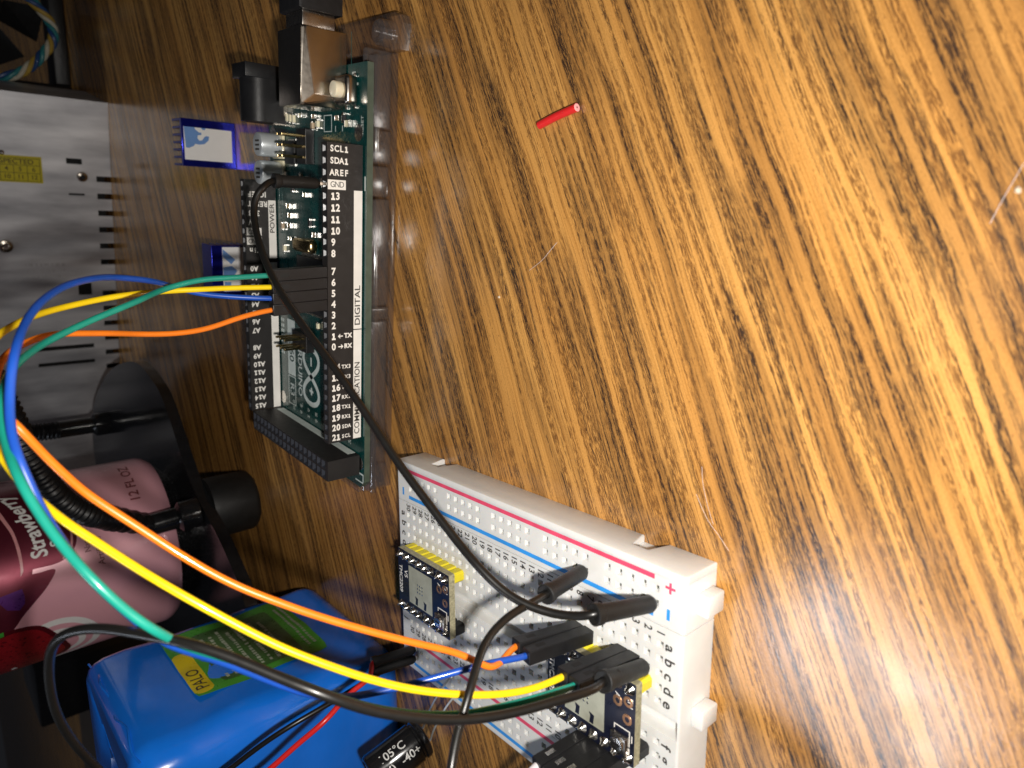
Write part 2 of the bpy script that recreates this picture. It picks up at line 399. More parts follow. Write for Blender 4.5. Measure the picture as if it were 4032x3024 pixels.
def fin(name, bm, mats, parent=None, label=None, smooth=35):
    if isinstance(mats, str): mats = [mats]
    bmesh.ops.recalc_face_normals(bm, faces=bm.faces[:])
    if parent is not None: base = BASE[parent.name]
    else:
        xs = [v.co.x for v in bm.verts]; ys = [v.co.y for v in bm.verts]; zs = [v.co.z for v in bm.verts]
        base = Vector(((min(xs)+max(xs))/2, (min(ys)+max(ys))/2, min(zs)))
    bmesh.ops.translate(bm, vec=-base, verts=bm.verts[:])
    bmesh.ops.scale(bm, vec=(U, U, U), verts=bm.verts[:])
    me = bpy.data.meshes.new(name); bm.to_mesh(me); bm.free()
    for q in mats: me.materials.append(MATS[q])
    o = bpy.data.objects.new(name, me); COL.objects.link(o)
    if parent is not None: o.parent = parent; BASE[o.name] = base
    else: o.location = base*U; BASE[o.name] = base
    if smooth:
        for p in me.polygons: p.use_smooth = True
        try: me.set_sharp_from_angle(angle=math.radians(smooth))
        except Exception: pass
    if label: o['label'] = label
    return o
def tag(o, label, cat, group=None):
    o['label'] = label; o['category'] = cat
    if group: o['group'] = group
    return o

# centre lines of the leads
WIRES = {
  'orange': [(47.7,2.6,28.0), (47.7,2.6,32.0), (46.6,2.2,39.1), (44.7,2.0,46.0), (44.2,1.9,52.4), (44.6,1.7,58.4), (45.8,-1.3,63.8), (46.8,-4.1,69.5), (47.7,-7.4,74.8), (47.4,-11.8,79.3), (46.5,-17.4,82.8), (44.3,-23.6,84.6), (42.8,-30.6,85.3), (43.2,-38.1,84.6), (41.4,-39.1,83.4), (38.3,-41.4,81.5), (35.5,-43.5,79.5), (33.1,-45.6,77.5), (28.6,-48.6,72.9), (24.0,-51.9,68.2), (19.8,-55.2,63.2), (16.5,-58.5,57.9), (13.2,-61.5,52.2), (10.1,-64.6,46.1), (7.2,-67.9,39.8), (4.7,-70.4,34.3), (2.8,-72.6,31.2), (1.4,-73.6,29.1), (1.0,-73.3,26.6), (1.2,-72.5,24.3), (1.1,-71.8,22.0), (1.1,-71.8,19.0)],
  'yellow': [(52.7,2.6,28.0), (52.7,2.6,32.0), (52.7,3.7,40.3), (52.6,3.9,46.8), (52.4,4.6,53.7), (52.2,2.1,62.5), (51.4,-1.3,70.7), (51.1,-6.8,76.4), (50.9,-13.7,80.4), (49.4,-18.5,84.0), (45.0,-25.6,86.2), (40.8,-34.2,86.7), (37.6,-36.9,85.8), (34.5,-40.2,84.3), (32.2,-43.5,82.4), (30.4,-46.6,80.5), (28.4,-48.4,78.4), (24.6,-52.7,74.2), (21.1,-57.0,69.9), (17.2,-60.4,65.2), (13.4,-64.0,60.3), (10.3,-67.5,55.2), (7.2,-70.8,49.7), (4.8,-74.2,44.0), (3.2,-77.6,37.9), (2.1,-79.9,32.5), (1.7,-81.7,27.3), (2.3,-83.1,22.2), (2.3,-83.1,19.2)],
  'green': [(55.3,2.6,28.0), (55.3,2.6,32.0), (55.1,1.9,40.8), (55.1,0.1,47.9), (53.7,-1.8,55.4), (52.9,-8.2,61.1), (50.8,-12.6,69.4), (49.1,-18.1,76.4), (48.5,-24.2,80.2), (48.0,-31.1,83.1), (47.0,-39.1,85.1), (45.1,-42.8,85.8), (42.5,-47.4,86.0), (40.4,-52.2,85.7), (37.0,-55.0,84.6), (33.6,-58.0,83.1), (30.0,-61.9,80.9), (25.4,-63.6,77.9), (21.9,-64.8,74.9), (16.5,-62.3,70.7), (12.8,-62.2,66.1), (8.4,-63.5,60.3), (5.7,-67.7,55.4), (3.4,-71.8,50.3), (2.1,-75.8,44.9), (1.8,-79.6,39.3), (2.1,-82.0,34.3), (2.5,-84.0,29.6), (2.3,-85.7,22.2), (2.3,-85.7,19.2)],
  'blue': [(50.2,2.6,28.0), (50.2,2.6,32.0), (50.6,4.9,39.9), (51.4,6.2,46.1), (52.8,6.1,50.6), (55.3,-0.8,56.6), (57.0,-6.7,64.1), (57.8,-13.2,68.9), (57.7,-19.9,74.0), (56.8,-27.6,78.2), (55.1,-34.0,81.1), (52.8,-41.2,83.4), (48.7,-43.5,84.6), (44.8,-46.3,85.3), (41.9,-49.2,85.2), (38.9,-50.5,84.6), (35.2,-52.2,83.7), (31.3,-54.6,82.2), (26.0,-55.5,79.8), (20.8,-57.3,76.4), (16.4,-58.5,73.2), (12.5,-58.3,69.0), (8.6,-58.0,64.7), (3.7,-59.7,58.8), (0.4,-61.6,53.9), (-1.3,-63.4,48.6), (-1.5,-65.5,42.3), (-0.2,-68.9,35.7), (1.0,-71.9,29.6), (1.2,-73.8,25.2), (0.8,-74.4,22.0), (0.8,-74.4,19.0)],
  'blackA': [(75.2,2.5,27.0), (75.2,2.5,30.8), (74.1,0.2,33.8), (71.8,0.3,35.7), (68.1,-0.8,36.7), (64.3,-5.0,37.8), (59.5,-10.2,38.3), (54.0,-16.4,37.8), (48.6,-24.0,36.7), (43.1,-32.0,35.2), (35.1,-41.6,33.0), (29.3,-49.3,31.9), (24.6,-56.1,30.6), (20.1,-62.6,29.3), (17.3,-68.1,28.6), (14.7,-72.4,27.1), (13.4,-76.4,25.5), (13.0,-80.5,23.3), (13.6,-83.8,21.6), (15.0,-86.7,20.3), (15.0,-86.7,17.0)],
  'blackB': [(13.1,-76.4,17.0), (13.1,-76.4,20.3), (13.1,-76.8,24.4), (12.7,-76.9,28.8), (11.5,-77.5,33.0), (10.3,-79.5,36.8), (8.1,-82.0,40.3), (5.5,-83.2,42.5), (3.7,-84.5,44.4), (1.4,-86.1,46.3), (-1.4,-87.3,47.6), (-5.2,-88.9,49.0)],
  'blackC': [(5.0,-89.9,17.0), (5.0,-89.9,20.3), (5.7,-90.7,23.9), (5.9,-89.2,30.1), (5.9,-87.0,37.2), (6.9,-84.9,43.7), (9.0,-82.8,49.8), (11.7,-80.7,55.5), (15.4,-78.7,60.8), (17.2,-74.4,64.8), (19.1,-70.1,68.7), (20.5,-66.0,72.7), (19.9,-60.0,76.4), (18.9,-54.7,79.4), (17.1,-50.4,81.9), (14.3,-47.0,83.7), (8.8,-42.8,84.3), (2.1,-39.7,84.3), (-4.8,-37.3,83.6), (-12.2,-35.2,81.8), (-19.6,-34.0,79.0), (-27.9,-33.8,75.5)],
  'red': [(-49.7,-23.0,50.0), (-46.6,-24.6,46.0), (-42.4,-26.3,41.4), (-37.7,-28.5,36.0), (-36.5,-26.8,31.2), (-36.2,-25.1,26.8), (-35.1,-24.6,22.3), (-35.0,-24.3,18.0)],
  'batblack': [(-53.7,-13.6,55.7), (-50.7,-15.3,51.2), (-46.9,-17.2,46.0), (-43.3,-19.5,40.5), (-41.4,-20.5,33.2), (-40.6,-20.6,27.4), (-38.9,-21.2,21.5), (-35.1,-20.9,15.6)],
  'white': [(-7.5,-85.2,29.3), (-3.8,-88.0,34.0), (-0.9,-90.8,39.0), (1.0,-93.7,44.2)],
  'purple': [(-6.0,-88.2,30.0), (-3.2,-90.7,33.9), (-1.2,-92.9,38.3), (-0.0,-95.2,43.0)],
  'gn1': [(-37.4,88.6,44.0), (-29.6,82.0,55.1), (-21.2,77.7,63.8), (-11.6,74.8,69.0), (-0.8,72.6,73.0), (6.6,71.3,74.6), (13.3,71.0,76.2), (23.8,72.0,79.2)],
}

# ================================================================== the table
bm = new(); box(bm, -2600, 900, -420, 3200, -22, 0, bev=2)
o = fin('tabletop', bm, 'wood', smooth=0); o['kind'] = 'structure'
bm = new(); box(bm, -5000, 4000, -3000, 6000, -760, -740)
o = fin('floor', bm, 'matte_rubber', smooth=0); o['kind'] = 'structure'

# ================================================================== microcontroller board
# world x runs from the far-left corner of the board towards its USB end, y away from the camera
PZ = 10.2                                   # top of the circuit board
board = thing('microcontroller_board', 'teal microcontroller board with black labelled pin headers on a clear plastic base', 'circuit board', (50, 26, 0))
def Bf(name, bm, mats, parent=None, **k): return fin(name, bm, mats, parent or board, **k)
bm = new()
poly = [(101.6,0),(101.6,53.34),(5.08,53.34),(2.54,50.8),(2.54,40),(0,37.5),(0,2.0),(2.0,0)]
prism(bm, poly, PZ-1.6, PZ-0.02, mi=1)
prism(bm, poly, PZ-0.02, PZ, mi=0)
# copper traces and dark patches under the lacquer are part of the board surface
for i in range(46):
    x = random.uniform(4, 98); y = random.uniform(5, 48); l = random.uniform(3, 14)
    if random.random() < .5: box(bm, x, x+l, y, y+0.22, PZ, PZ+0.018, mi=2)
    else: box(bm, x, x+0.22, y, y+l*.6, PZ, PZ+0.018, mi=2)
mat('pcb_trace', (0.004, 0.075, 0.065), 0.35, coat=0.3, var=0.1)
pcb = Bf('circuit_board', bm, ['pcb_teal', 'pcb_edge', 'pcb_trace'], smooth=0)

# ---- printed legends on the board
bm = new()
Xd = (-1, 0, 0); Yd = (0, -1, 0)            # the legend is upside down as seen from the camera
text(bm, 'ARDUINO', 2.5, (23.6, 36.4, PZ), Xd, Yd, 'CENTER', bold=0.05, width=1.02)
text(bm, 'TM', 0.8, (14.0, 35.3, PZ), Xd, Yd)
# endless-loop emblem
def loop(bm, cx, cy, a, h, w):
    N = 72; po = []; pi_ = []
    for k in range(N):
        t = 2*math.pi*k/N; d = 1+math.sin(t)**2*0.85
        x = a*math.cos(t)/d*1.0; y = h*math.sin(t)*math.cos(t)/d*2.0
        po.append(Vector((x, y)))
    for k in range(N):
        p = po[k]; q = po[(k+1) % N]; n = Vector((-(q-p).y, (q-p).x)).normalized()*w
        r = po[(k+2) % N]; n2 = Vector((-(r-q).y, (r-q).x)).normalized()*w
        vs = [bm.verts.new((cx+v.x, cy+v.y, PZ+0.03)) for v in (p-n, q-n2, q+n2, p+n)]
        bm.faces.new(vs)
loop(bm, 23.0, 29.4, 8.0, 6.3, 0.72)
def bar(bm, cx, cy, lx, ly, z=PZ+0.02): box(bm, cx-lx/2, cx+lx/2, cy-ly/2, cy+ly/2, z, z+0.02)
bar(bm, 27.3, 29.3, 2.5, 0.7); bar(bm, 18.8, 29.3, 2.2, 0.7); bar(bm, 18.8, 29.3, 0.7, 2.2, PZ+0.045)
# name box: white tab with dark lettering, outlined tab with pale lettering
box(bm, 20.6, 37.0, 39.4, 44.2, PZ+0.0, PZ+0.03)
for a in ((11.6, 20.3, 39.4, 39.7), (11.6, 20.3, 43.9, 44.2), (11.6, 11.9, 39.7, 43.9), (20.0, 20.3, 39.7, 43.9)): box(bm, *a, PZ, PZ+0.03)
text(bm, 'R3', 2.7, (16.2, 41.8, PZ), Xd, Yd, 'CENTER', bold=0.05)
for k in range(9):                           # pin numbers beside the double header
    for r_, s in ((0, str(24+4*k)), (1.9, str(22+4*k))):
        text(bm, s, 1.05, (11.9-r_*0+r_-1.0, 7.5+4.75*k, PZ), (0, 1, 0), (-1, 0, 0), 'CENTER', bold=0.02)
text(bm, 'RESET', 1.1, (88.5, 3.0-1.0, PZ), (1,0,0), (0,1,0), 'CENTER', bold=0.02)
for a in ((88.9-1.6, 91.2, 20.4, 20.6), (88.9-1.6, 91.2, 16.6, 16.8), (88.9-1.6, 87.5, 16.8, 20.4), (91.0, 91.2, 16.8, 20.4), (88.9-1.6,88.6,11.2,11.4),(88.9-1.6,88.6,14.6,14.8)): box(bm, *a, PZ, PZ+0.03)
for (x, y) in ((97, 4), (97, 6.5), (97, 9), (99.4, 5.2)): box(bm, x, x+0.5, y, y+1.6, PZ, PZ+0.03)
box(bm, 74.2, 77.4, 0.35, 0.95, PZ, PZ+0.03)
for k in range(14): box(bm, 26+k*0.0+ (k%7)*1.6, 26.9+(k%7)*1.6, 46.5+(k//7)*1.2, 47.2+(k//7)*1.2, PZ, PZ+0.03)
box(bm, 3.6, 4.0, 0.4, 4.6, PZ, PZ+0.03); box(bm, 1.4, 1.7, 0.6, 4.4, PZ, PZ+0.03); box(bm, 1.7, 3.6, 0.4, 0.7, PZ, PZ+0.03)
Bf('printed_legend', bm, 'ink_grey', pcb, smooth=0)
bm = new()
text(bm, '2560', 2.9, (28.6, 41.8, PZ), Xd, Yd, 'CENTER', bold=0.06, lift=0.05)
Bf('printed_number', bm, 'pcb_teal', pcb, smooth=0)

# ---- long header on the near side and its labels
def mono(bm, s, size, O, X, Y, adv, bold, lift=0.02):
    '''evenly spaced stencil-like figures; the 1 gets a flag and a foot'''
    O = Vector(O); X = Vector(X).normalized(); Y = Vector(Y).normalized(); Z = X.cross(Y)
    def rect(cx, x0, x1, y0, y1, dl=0.0):
        V = [O+X*(cx+x)+Y*y+Z*(lift+dl) for x, y in ((x0,y0),(x1,y0),(x1,y1),(x0,y1))]
        bm.faces.new([bm.verts.new(v) for v in V])
    w = 0.085*size+bold
    for i, ch in enumerate(s):
        cx = adv*(i+0.5)
        if ch == '1':
            h = size*0.5
            rect(cx, -w, w, -h, h); rect(cx, -0.30*size, 0.30*size, -h, -h+2*w, 0.004); rect(cx, -0.26*size, 0, h-2.2*w, h-0.4*w, 0.008)
        else:
            text(bm, ch, size, O+X*cx, X, Y, 'CENTER', bold=bold, lift=lift, width={'M':0.72,'W':0.72,'m':0.7}.get(ch, 0.92))

def ax(a): return 101.6-a
near_pins = [18.796+2.54*k for k in range(10)]+[45.72+2.54*k for k in range(8)]+[68.58+2.54*k for k in range(8)]
far_pins = [27.94+2.54*k for k in range(8)]+[50.8+2.54*k for k in range(8)]+[73.66+2.54*k for k in range(8)]
HZ = 19.3
def header(pins, yc):
    bm = new(); x0 = ax(max(pins))-1.3; x1 = ax(min(pins))+1.3
    xs = [ax(p) for p in pins]
    perforated(bm, xs, [yc], x0, x1, yc-1.27, yc+1.27, HZ, hw=0.72, taper=0.38, d1=0.7, d2=3, mi=0, mif=1, mit=2)
    box(bm, x0, x1, yc-1.27, yc-1.0, PZ+0.3, HZ-0.0005); box(bm, x0, x1, yc+1.0, yc+1.27, PZ+0.3, HZ-0.0005)
    box(bm, x0, x0+0.3, yc-1.0, yc+1.0, PZ+0.3, HZ-0.0005); box(bm, x1-0.3, x1, yc-1.0, yc+1.0, PZ+0.3, HZ-0.0005)
    return Bf('pin_header', bm, ['header_plastic', 'hole_black', 'header_chamfer_lit'], smooth=0)
h_near = header(near_pins, 2.54)
labels = ['SCL1','SDA1','AREF','GND','13','12','11','10','9','8','7','6','5','4','3','2','1','0','14','15','16','17','18','19','20','21']
extra = {'14':'TX3','15':'RX3','16':'TX2','17':'RX2','18':'TX1','19':'RX1','20':'SDA','21':'SCL'}
bm = new(); yf = 1.27; DX = (0,0,-1); DY = (1,0,0)     # letters run down the wall, their tops towards the USB end
for p, s in zip(near_pins, labels):
    x = ax(p)
    if s == 'GND':
        quad(bm, (x, yf, HZ-2.35), DX, DY, -2.2, 2.2, -1.05, 1.05)
    elif len(s) == 4: mono(bm, s, 1.35, (x, yf, HZ-0.6), DX, DY, 1.17, 0.06)
    else: mono(bm, s, 1.6, (x, yf, HZ-0.85), DX, DY, 1.15, 0.08)
    if s in extra: mono(bm, extra[s], 0.95, (x, yf, HZ-3.4), DX, DY, 0.86, 0.04)
    if s in '10' and len(s) == 1:
        y0 = HZ-2.5
        quad(bm, (x, yf, y0), DX, DY, 0.1, 1.3, -0.13, 0.13)
        sgn = -1 if s == '1' else 1
        tip = 0.0 if s == '1' else 1.4
        for q in (-1, 1):
            O = Vector((x, yf, y0)); a = Vector(DX); b = Vector(DY); Z = Vector((0,-1,0))
            V = [(tip, 0.0), (tip-sgn*0.6, q*0.6), (tip-sgn*0.6, q*0.6-q*0.28), (tip-sgn*0.32, 0)]
            vs = [bm.verts.new(O+a*u+b*v+Z*0.035) for u, v in V]; bm.faces.new(vs)
        text(bm, 'TX' if s == '1' else 'RX', 1.1, (x, yf, HZ-4.15), DX, DY, bold=0.07)
zs0, zs1 = HZ-8.75, HZ-6.6
def strip(bm, xa, xb, y, ny):
    if ny < 0: box(bm, xa, xb, y-0.03, y, zs0, zs1)
    else: box(bm, xa, xb, y, y+0.03, zs0, zs1)
strip(bm, ax(58.42)-1.1, ax(26.416+2.54)+1.5, yf, -1)
strip(bm, ax(86.36)-1.1, ax(58.42)-1.35, yf, -1)
Bf('header_lettering', bm, 'ink_white', h_near, smooth=0)
bm = new()
x = ax(26.416); mono(bm, 'GND', 1.3, (x, yf, HZ-0.75), DX, DY, 1.12, 0.0, lift=0.06)
zc = (zs0+zs1)/2
text(bm, 'DIGITAL', 1.45, (42.9, yf, zc), (1,0,0), (0,0,1), bold=0.03, lift=0.06, width=1.28)
text(bm, 'COMMUNICATION', 1.45, (15.2, yf, zc), (1,0,0), (0,0,1), bold=0.03, lift=0.06, width=1.08)
Bf('header_fine_print', bm, 'ink_black', h_near, smooth=0)

h_far = header(far_pins, 50.8)
yf2 = 49.53
fl_ = ['','IOREF','RESET','3V3','5V','GND','GND','Vin']+['A%d' % k for k in range(16)]
bm = new(); bm2 = new(); DX2 = (0,0,1); DY2 = (-1,0,0)
for p, s in zip(far_pins, fl_):
    x = ax(p)
    if not s: continue
    if s == 'GND':
        quad(bm, (x, yf2, HZ-2.4), DX2, DY2, -2.1, 2.1, -1.05, 1.05)
        mono(bm2, s, 1.3, (x, yf2, HZ-4.0), DX2, DY2, 1.1, 0.0, lift=0.06)
    else: mono(bm, s, 1.45, (x, yf2, HZ-0.9-1.1*len(s)), DX2, DY2, 1.1, 0.07)
def far_strip(bm, a, b): box(bm, ax(b), ax(a), yf2-0.03, yf2, zs0, zs1)
far_strip(bm, 32.0, 48.0); far_strip(bm, 49.2, 92.6)
text(bm2, 'POWER', 1.35, (ax(41.0), yf2, zc), (1,0,0), (0,0,1), bold=0.03, lift=0.06, width=1.25)
text(bm2, 'ANALOG IN', 1.35, (ax(64.0), yf2, zc), (1,0,0), (0,0,1), bold=0.03, lift=0.06, width=1.25)
Bf('header_lettering', bm, 'ink_white', h_far, smooth=0)
Bf('header_fine_print', bm2, 'ink_black', h_far, smooth=0)

# ---- double row header at the end
bm = new(); xs = [5.08, 7.62]; ys = [4.2+2.54*k for k in range(18)]
perforated(bm, xs, ys, 3.7, 9.0, 2.9-1.0, ys[-1]+1.4, HZ, hw=1.0, taper=0.40, d1=0.9, d2=3, mit=2)
y0, y1 = 1.9, ys[-1]+1.4
box(bm, 3.7, 3.95, y0, y1, PZ+0.3, HZ-0.0005); box(bm, 8.75, 9.0, y0, y1, PZ+0.3, HZ-0.0005)
box(bm, 3.95, 8.75, y0, y0+0.25, PZ+0.3, HZ-0.0005); box(bm, 3.95, 8.75, y1-0.25, y1, PZ+0.3, HZ-0.0005)
h_dbl = Bf('pin_header', bm, ['header_plastic', 'hole_black', 'header_chamfer_lit'], label='double row black pin header across the end of the board', smooth=0)
bm = new(); box(bm, 9.0, 9.03, 4.0, ys[-1], zs0, zs1)
Bf('header_lettering', bm, 'ink_grey', h_dbl, smooth=0)

# ---- USB socket
bm = new()
pts = [(108,9,10.3),(108,9,20.2),(108,9.6,21.2),(108,21.2,21.2),(108,21.2,10.3),
       (94.4,9,10.3),(94.4,9,18.2),(105.2,9,18.2),(107.6,9.35,21.15),(91.9,9.95,21.2),(91.9,10.2,10.3),(91.9,21.2,21.2),(91.9,21.2,10.3)]
for p in pts: bm.verts.new(p)
bmesh.ops.convex_hull(bm, input=bm.verts[:])
bmesh.ops.dissolve_limit(bm, angle_limit=0.02, verts=bm.verts[:], edges=bm.edges[:])
r = bmesh.ops.bevel(bm, geom=bm.edges[:], offset=0.27, segments=3, affect='EDGES', profile=0.5)
usb = Bf('usb_socket', bm, 'nickel', smooth=25)
bm = new(); box(bm, 107.9, 108.06, 10.8, 19.6, 12.3, 20.0)
Bf('socket_opening', bm, 'hole_black', usb, smooth=0)

# ---- power jack
bm = new(); box(bm, 100.0, 103.4, 41.0, 50.0, PZ+0.1, 21.1, bev=0.15)
prof = [(41.0, PZ+0.1), (50.0, PZ+0.1), (50.0, 16.3)]+[(45.5+4.5*math.cos(t), 16.3+4.4*math.sin(t)) for t in [math.pi*k/14 for k in range(1, 14)]]+[(41.0, 16.3)]
Mx = Matrix(((0,0,1,0),(1,0,0,0),(0,1,0,0),(0,0,0,1)))
prism(bm, prof, 89.6, 99.99, M=Mx)
jack = Bf('power_jack', bm, 'black_plastic', smooth=30)
bm = new(); box(bm, 89.3, 89.6, 43.3, 47.6, PZ+0.1, 13.2); box(bm, 91.5, 94.5, 40.7, 41.0, PZ+0.02, 11.4)
Bf('jack_contact', bm, 'nickel', jack, smooth=0)

# ---- reset button
bm = new(); box(bm, 92.6, 98.9, 3.6, 9.8, PZ+0.1, 13.4, bev=0.9, seg=3)
rb = Bf('reset_button', bm, 'nickel', smooth=30)
bm = new(); cyl(bm, (95.7, 6.3, 13.3), (95.7, 6.3, 15.3), 1.75, seg=28, bev=0.25)
Bf('button_cap', bm, 'button_cream', rb)
bm = new()
for sx in (92.3, 99.0):
    for sy in (4.4, 8.4): box(bm, sx-0.3, sx+0.5, sy, sy+0.9, PZ+0.02, PZ+0.45, bev=0.08)
Bf('button_leg', bm, 'solder', rb)

# ---- two round capacitors
for cx, cy in ((84.2, 46.3), (77.0, 46.3)):
    bm = new(); box(bm, cx-3.4, cx+3.4, cy-3.4, cy+3.4, PZ+0.05, PZ+0.9, bev=0.3)
    cbase = Bf('capacitor', bm, 'led_white')
    bm = new(); lathe(bm, (cx, cy, PZ+0.9), (0,0,1), [(0,0),(0,3.1),(5.1,3.1),(5.4,2.95),(5.5,2.7),(5.5,0)], 40)
    Bf('capacitor_can', bm, 'aluminium', cbase)
    bm = new()
    for k in range(3): box(bm, cx-1.6+k*1.1, cx-1.1+k*1.1, cy-1.4, cy+1.2, PZ+6.41, PZ+6.44)
    Bf('capacitor_print', bm, 'ink_black', cbase, smooth=0)

# ---- crystal, chips, pin strips and the small parts
bm = new(); box(bm, 57.4, 61.0, 23.2, 33.6, PZ+0.35, PZ+3.2, bev=1.2, seg=4)
Bf('crystal', bm, 'gold')
bm = new(); box(bm, 41.5, 56.2, 19.5, 34.5, PZ+0.25, PZ+1.35, bev=0.2)
mcu = Bf('main_chip', bm, 'chip_black')
def legs(x0, x1, y0, y1, n, out=0.9):
    bm = new()
    for k in range(n):
        t = (k+0.5)/n
        xx = x0+1+(x1-x0-2)*t; yy = y0+1+(y1-y0-2)*t
        for a in ((xx-0.14, xx+0.14, y0-out, y0-0.01), (xx-0.14, xx+0.14, y1+0.01, y1+out), (x0-out, x0-0.01, yy-0.14, yy+0.14), (x1+0.01, x1+out, yy-0.14, yy+0.14)):
            box(bm, *a, PZ+0.02, PZ+0.3)
    return bm
Bf('chip_legs', legs(41.5, 56.2, 19.5, 34.5, 25), 'solder', mcu, smooth=0)
bm = new(); box(bm, 79.6, 85.4, 35.6, 41.4, PZ+0.15, PZ+1.0, bev=0.12)
c2_ = Bf('usb_chip', bm, 'chip_black'); Bf('chip_legs', legs(79.6, 85.4, 35.6, 41.4, 8, 0.5), 'solder', c2_, smooth=0)
bm = new(); box(bm, 79.6, 88.0, 25.8, 31.0, PZ+0.01, PZ+2.4, bev=0.1)
hb = Bf('pin_strip', bm, 'chip_black', smooth=0, label='black block of programming pins next to the USB socket')
for ix in range(3):
    for iy in range(2):
        bm = new(); x = 81.2+2.54*ix; y = 27.0+2.6*iy
        box(bm, x-0.32, x+0.32, y-0.32, y+0.32, PZ+2.4, PZ+8.2, bev=0.12); Bf('contact_pin', bm, 'gold', hb, smooth=0)
bm = new(); box(bm, 30.4, 35.6, 28.6-1.5, 36.0, PZ+0.02, PZ+2.4, bev=0.15)
hc = Bf('pin_strip', bm, 'black_plastic', smooth=0, label='small black block with six pale pins behind the leaning black wire')
for ix in range(2):
    for iy in range(3):
        bm = new(); x = 31.7+2.54*ix; y = 28.6+2.54*iy
        box(bm, x-0.3, x+0.3, y-0.3, y+0.3, PZ+2.41, PZ+8.0, bev=0.12); Bf('contact_pin', bm, 'gold', hc, smooth=0)
def chip2(name, x, y, lx, ly, h, m, ends='solder'):
    bm = new(); box(bm, x-lx/2, x+lx/2, y-ly/2, y+ly/2, PZ+0.03, PZ+h, bev=0.06)
    q = Bf(name, bm, m, smooth=0)
    bm = new()
    if lx > ly:
        for s in (-1, 1): box(bm, x+s*lx/2-0.22, x+s*lx/2+0.22, y-ly/2-0.06, y+ly/2+0.06, PZ+0.02, PZ+h+0.05, bev=0.05)
    else:
        for s in (-1, 1): box(bm, x-lx/2-0.06, x+lx/2+0.06, y+s*ly/2-0.22, y+s*ly/2+0.22, PZ+0.02, PZ+h+0.05, bev=0.05)
    Bf('solder_ends', bm, ends, q, smooth=0)
chip2('indicator_lamp', 88.9, 7.8, 1.4, 2.0, 0.9, 'led_white')
for (x, y) in ((68.6, 40.4), (66.2, 39.6), (63.5, 40.0)): chip2('small_component', x, y, 1.2, 1.9, 0.9, 'gold')
for (x, y) in ((91.3, 40.5), (91.0, 38.6), (90.8, 36.7)): chip2('small_component', x, y, 2.2, 0.9, 0.8, 'led_white')
for (x, y, a, b) in ((88.9,26,1.8,1.0),(89.2,23.2,1.8,1.0),(91,25,1,1.8),(93,27,1,1.6),(90.3,13.0,1.0,1.8),(90.2,9.8,1.8,1.0),(62.2,25.5,1.2,1.8),(73.5,38,1.8,1),(72.0,30.5,1,1.8),(74.6,24,1,1.8),(70,20,1.8,1),
        (65,28,1.8,1),(60,40,1,1.8),(63,45,1.8,1),(57,44,1.8,1),(84,43.5,1.8,1),(77,42,1,1.8),(76.5,33,1.8,1.0),(97.8,14,1,1.8),(38.5,38,1,1.6),(38.5,24,1.8,1),(38.7,16,1,1.8),(91.5,32.5,1.0,1.8),(75.6,28.8,1.8,1.0),(76,20.5,1,1.7),(71.2,12.5,1.6,0.9)):
    chip2('small_component', x, y, a, b, 0.75, random.choice(['ceramic_tan', 'chip_black', 'ceramic_tan', 'led_white']))
for (x, y) in ((86.9, 3.7), (6.5, 0.9+1.6), (87.5, 50.8), (12.3, 48)):
    bm = new(); lathe(bm, (x, y, PZ), (0,0,1), [(0,0),(0,1.9),(0.06,1.85),(0.08,0)], 28); Bf('mounting_pad', bm, 'solder')

# ---- clear base under the board
bm = new()
box(bm, -2.5, 105.2, 3.4, 55.5, 0.05, 1.6, bev=0.3)
for a, b_, y_, zt_ in ((-2.5, 4.5, 3.2, 8.5), (4.7, 43.0, 3.9, 8.5), (43.2, 46.5, 3.3, 8.5), (46.7, 72.5, 3.7, 8.5), (73.0, 80.0, 4.3, 7.2), (80.5, 88.0, 3.4, 8.5), (88.2, 105.2, 3.8, 8.5)):
    box(bm, a, b_, y_, 5.4, 1.61, zt_, bev=0.45, seg=3)
for a, b_ in ((6, 41), (48, 71), (89.5, 104)): box(bm, a, b_, 5.45, 6.4, 3.4, 7.8, bev=0.2)
for x_ in (8, 10.5, 50, 53, 56, 83, 85, 92): box(bm, x_, x_+0.5, 6.6, 10.5, 1.61, 6.0)
box(bm, -2.5, -0.9, 4.1, 55.5, 1.61, 9.6, bev=0.3); box(bm, -0.8, 105.2, 53.8, 55.5, 1.61, 9.6, bev=0.3)
box(bm, -1.5, 72.4, -0.6, 3.1, 7.0, 8.4, bev=0.4, seg=3)
box(bm, 80.6, 103.5, -0.6, 3.1, 7.0, 8.4, bev=0.4, seg=3)
ear = [(105.25, -0.5), (110.6, -1.5), (112.3, -0.6), (113.2, 1.6), (113.4, 28.3), (106.6, 24.5), (105.25, 22.7)]
prism(bm, ear, 0.05, 2.6, bev=0.35)
for x, y in ((88, 12), (60, 12), (30, 12), (96, 44), (12, 44)): cyl(bm, (x, y, 1.62), (x, y, 8.55), 2.2, seg=24, bev=0.2)
cb = Bf('clear_base', bm, 'clear_acrylic', smooth=30)
bm = new(); lathe(bm, (108.5, 2.7, 2.62), (0,0,1), [(0,2.9),(3.4,2.7),(3.7,2.4),(3.7,1.3),(0.4,1.2),(0.4,0)], 32)
Bf('base_screw_post', bm, 'clear_acrylic', cb)

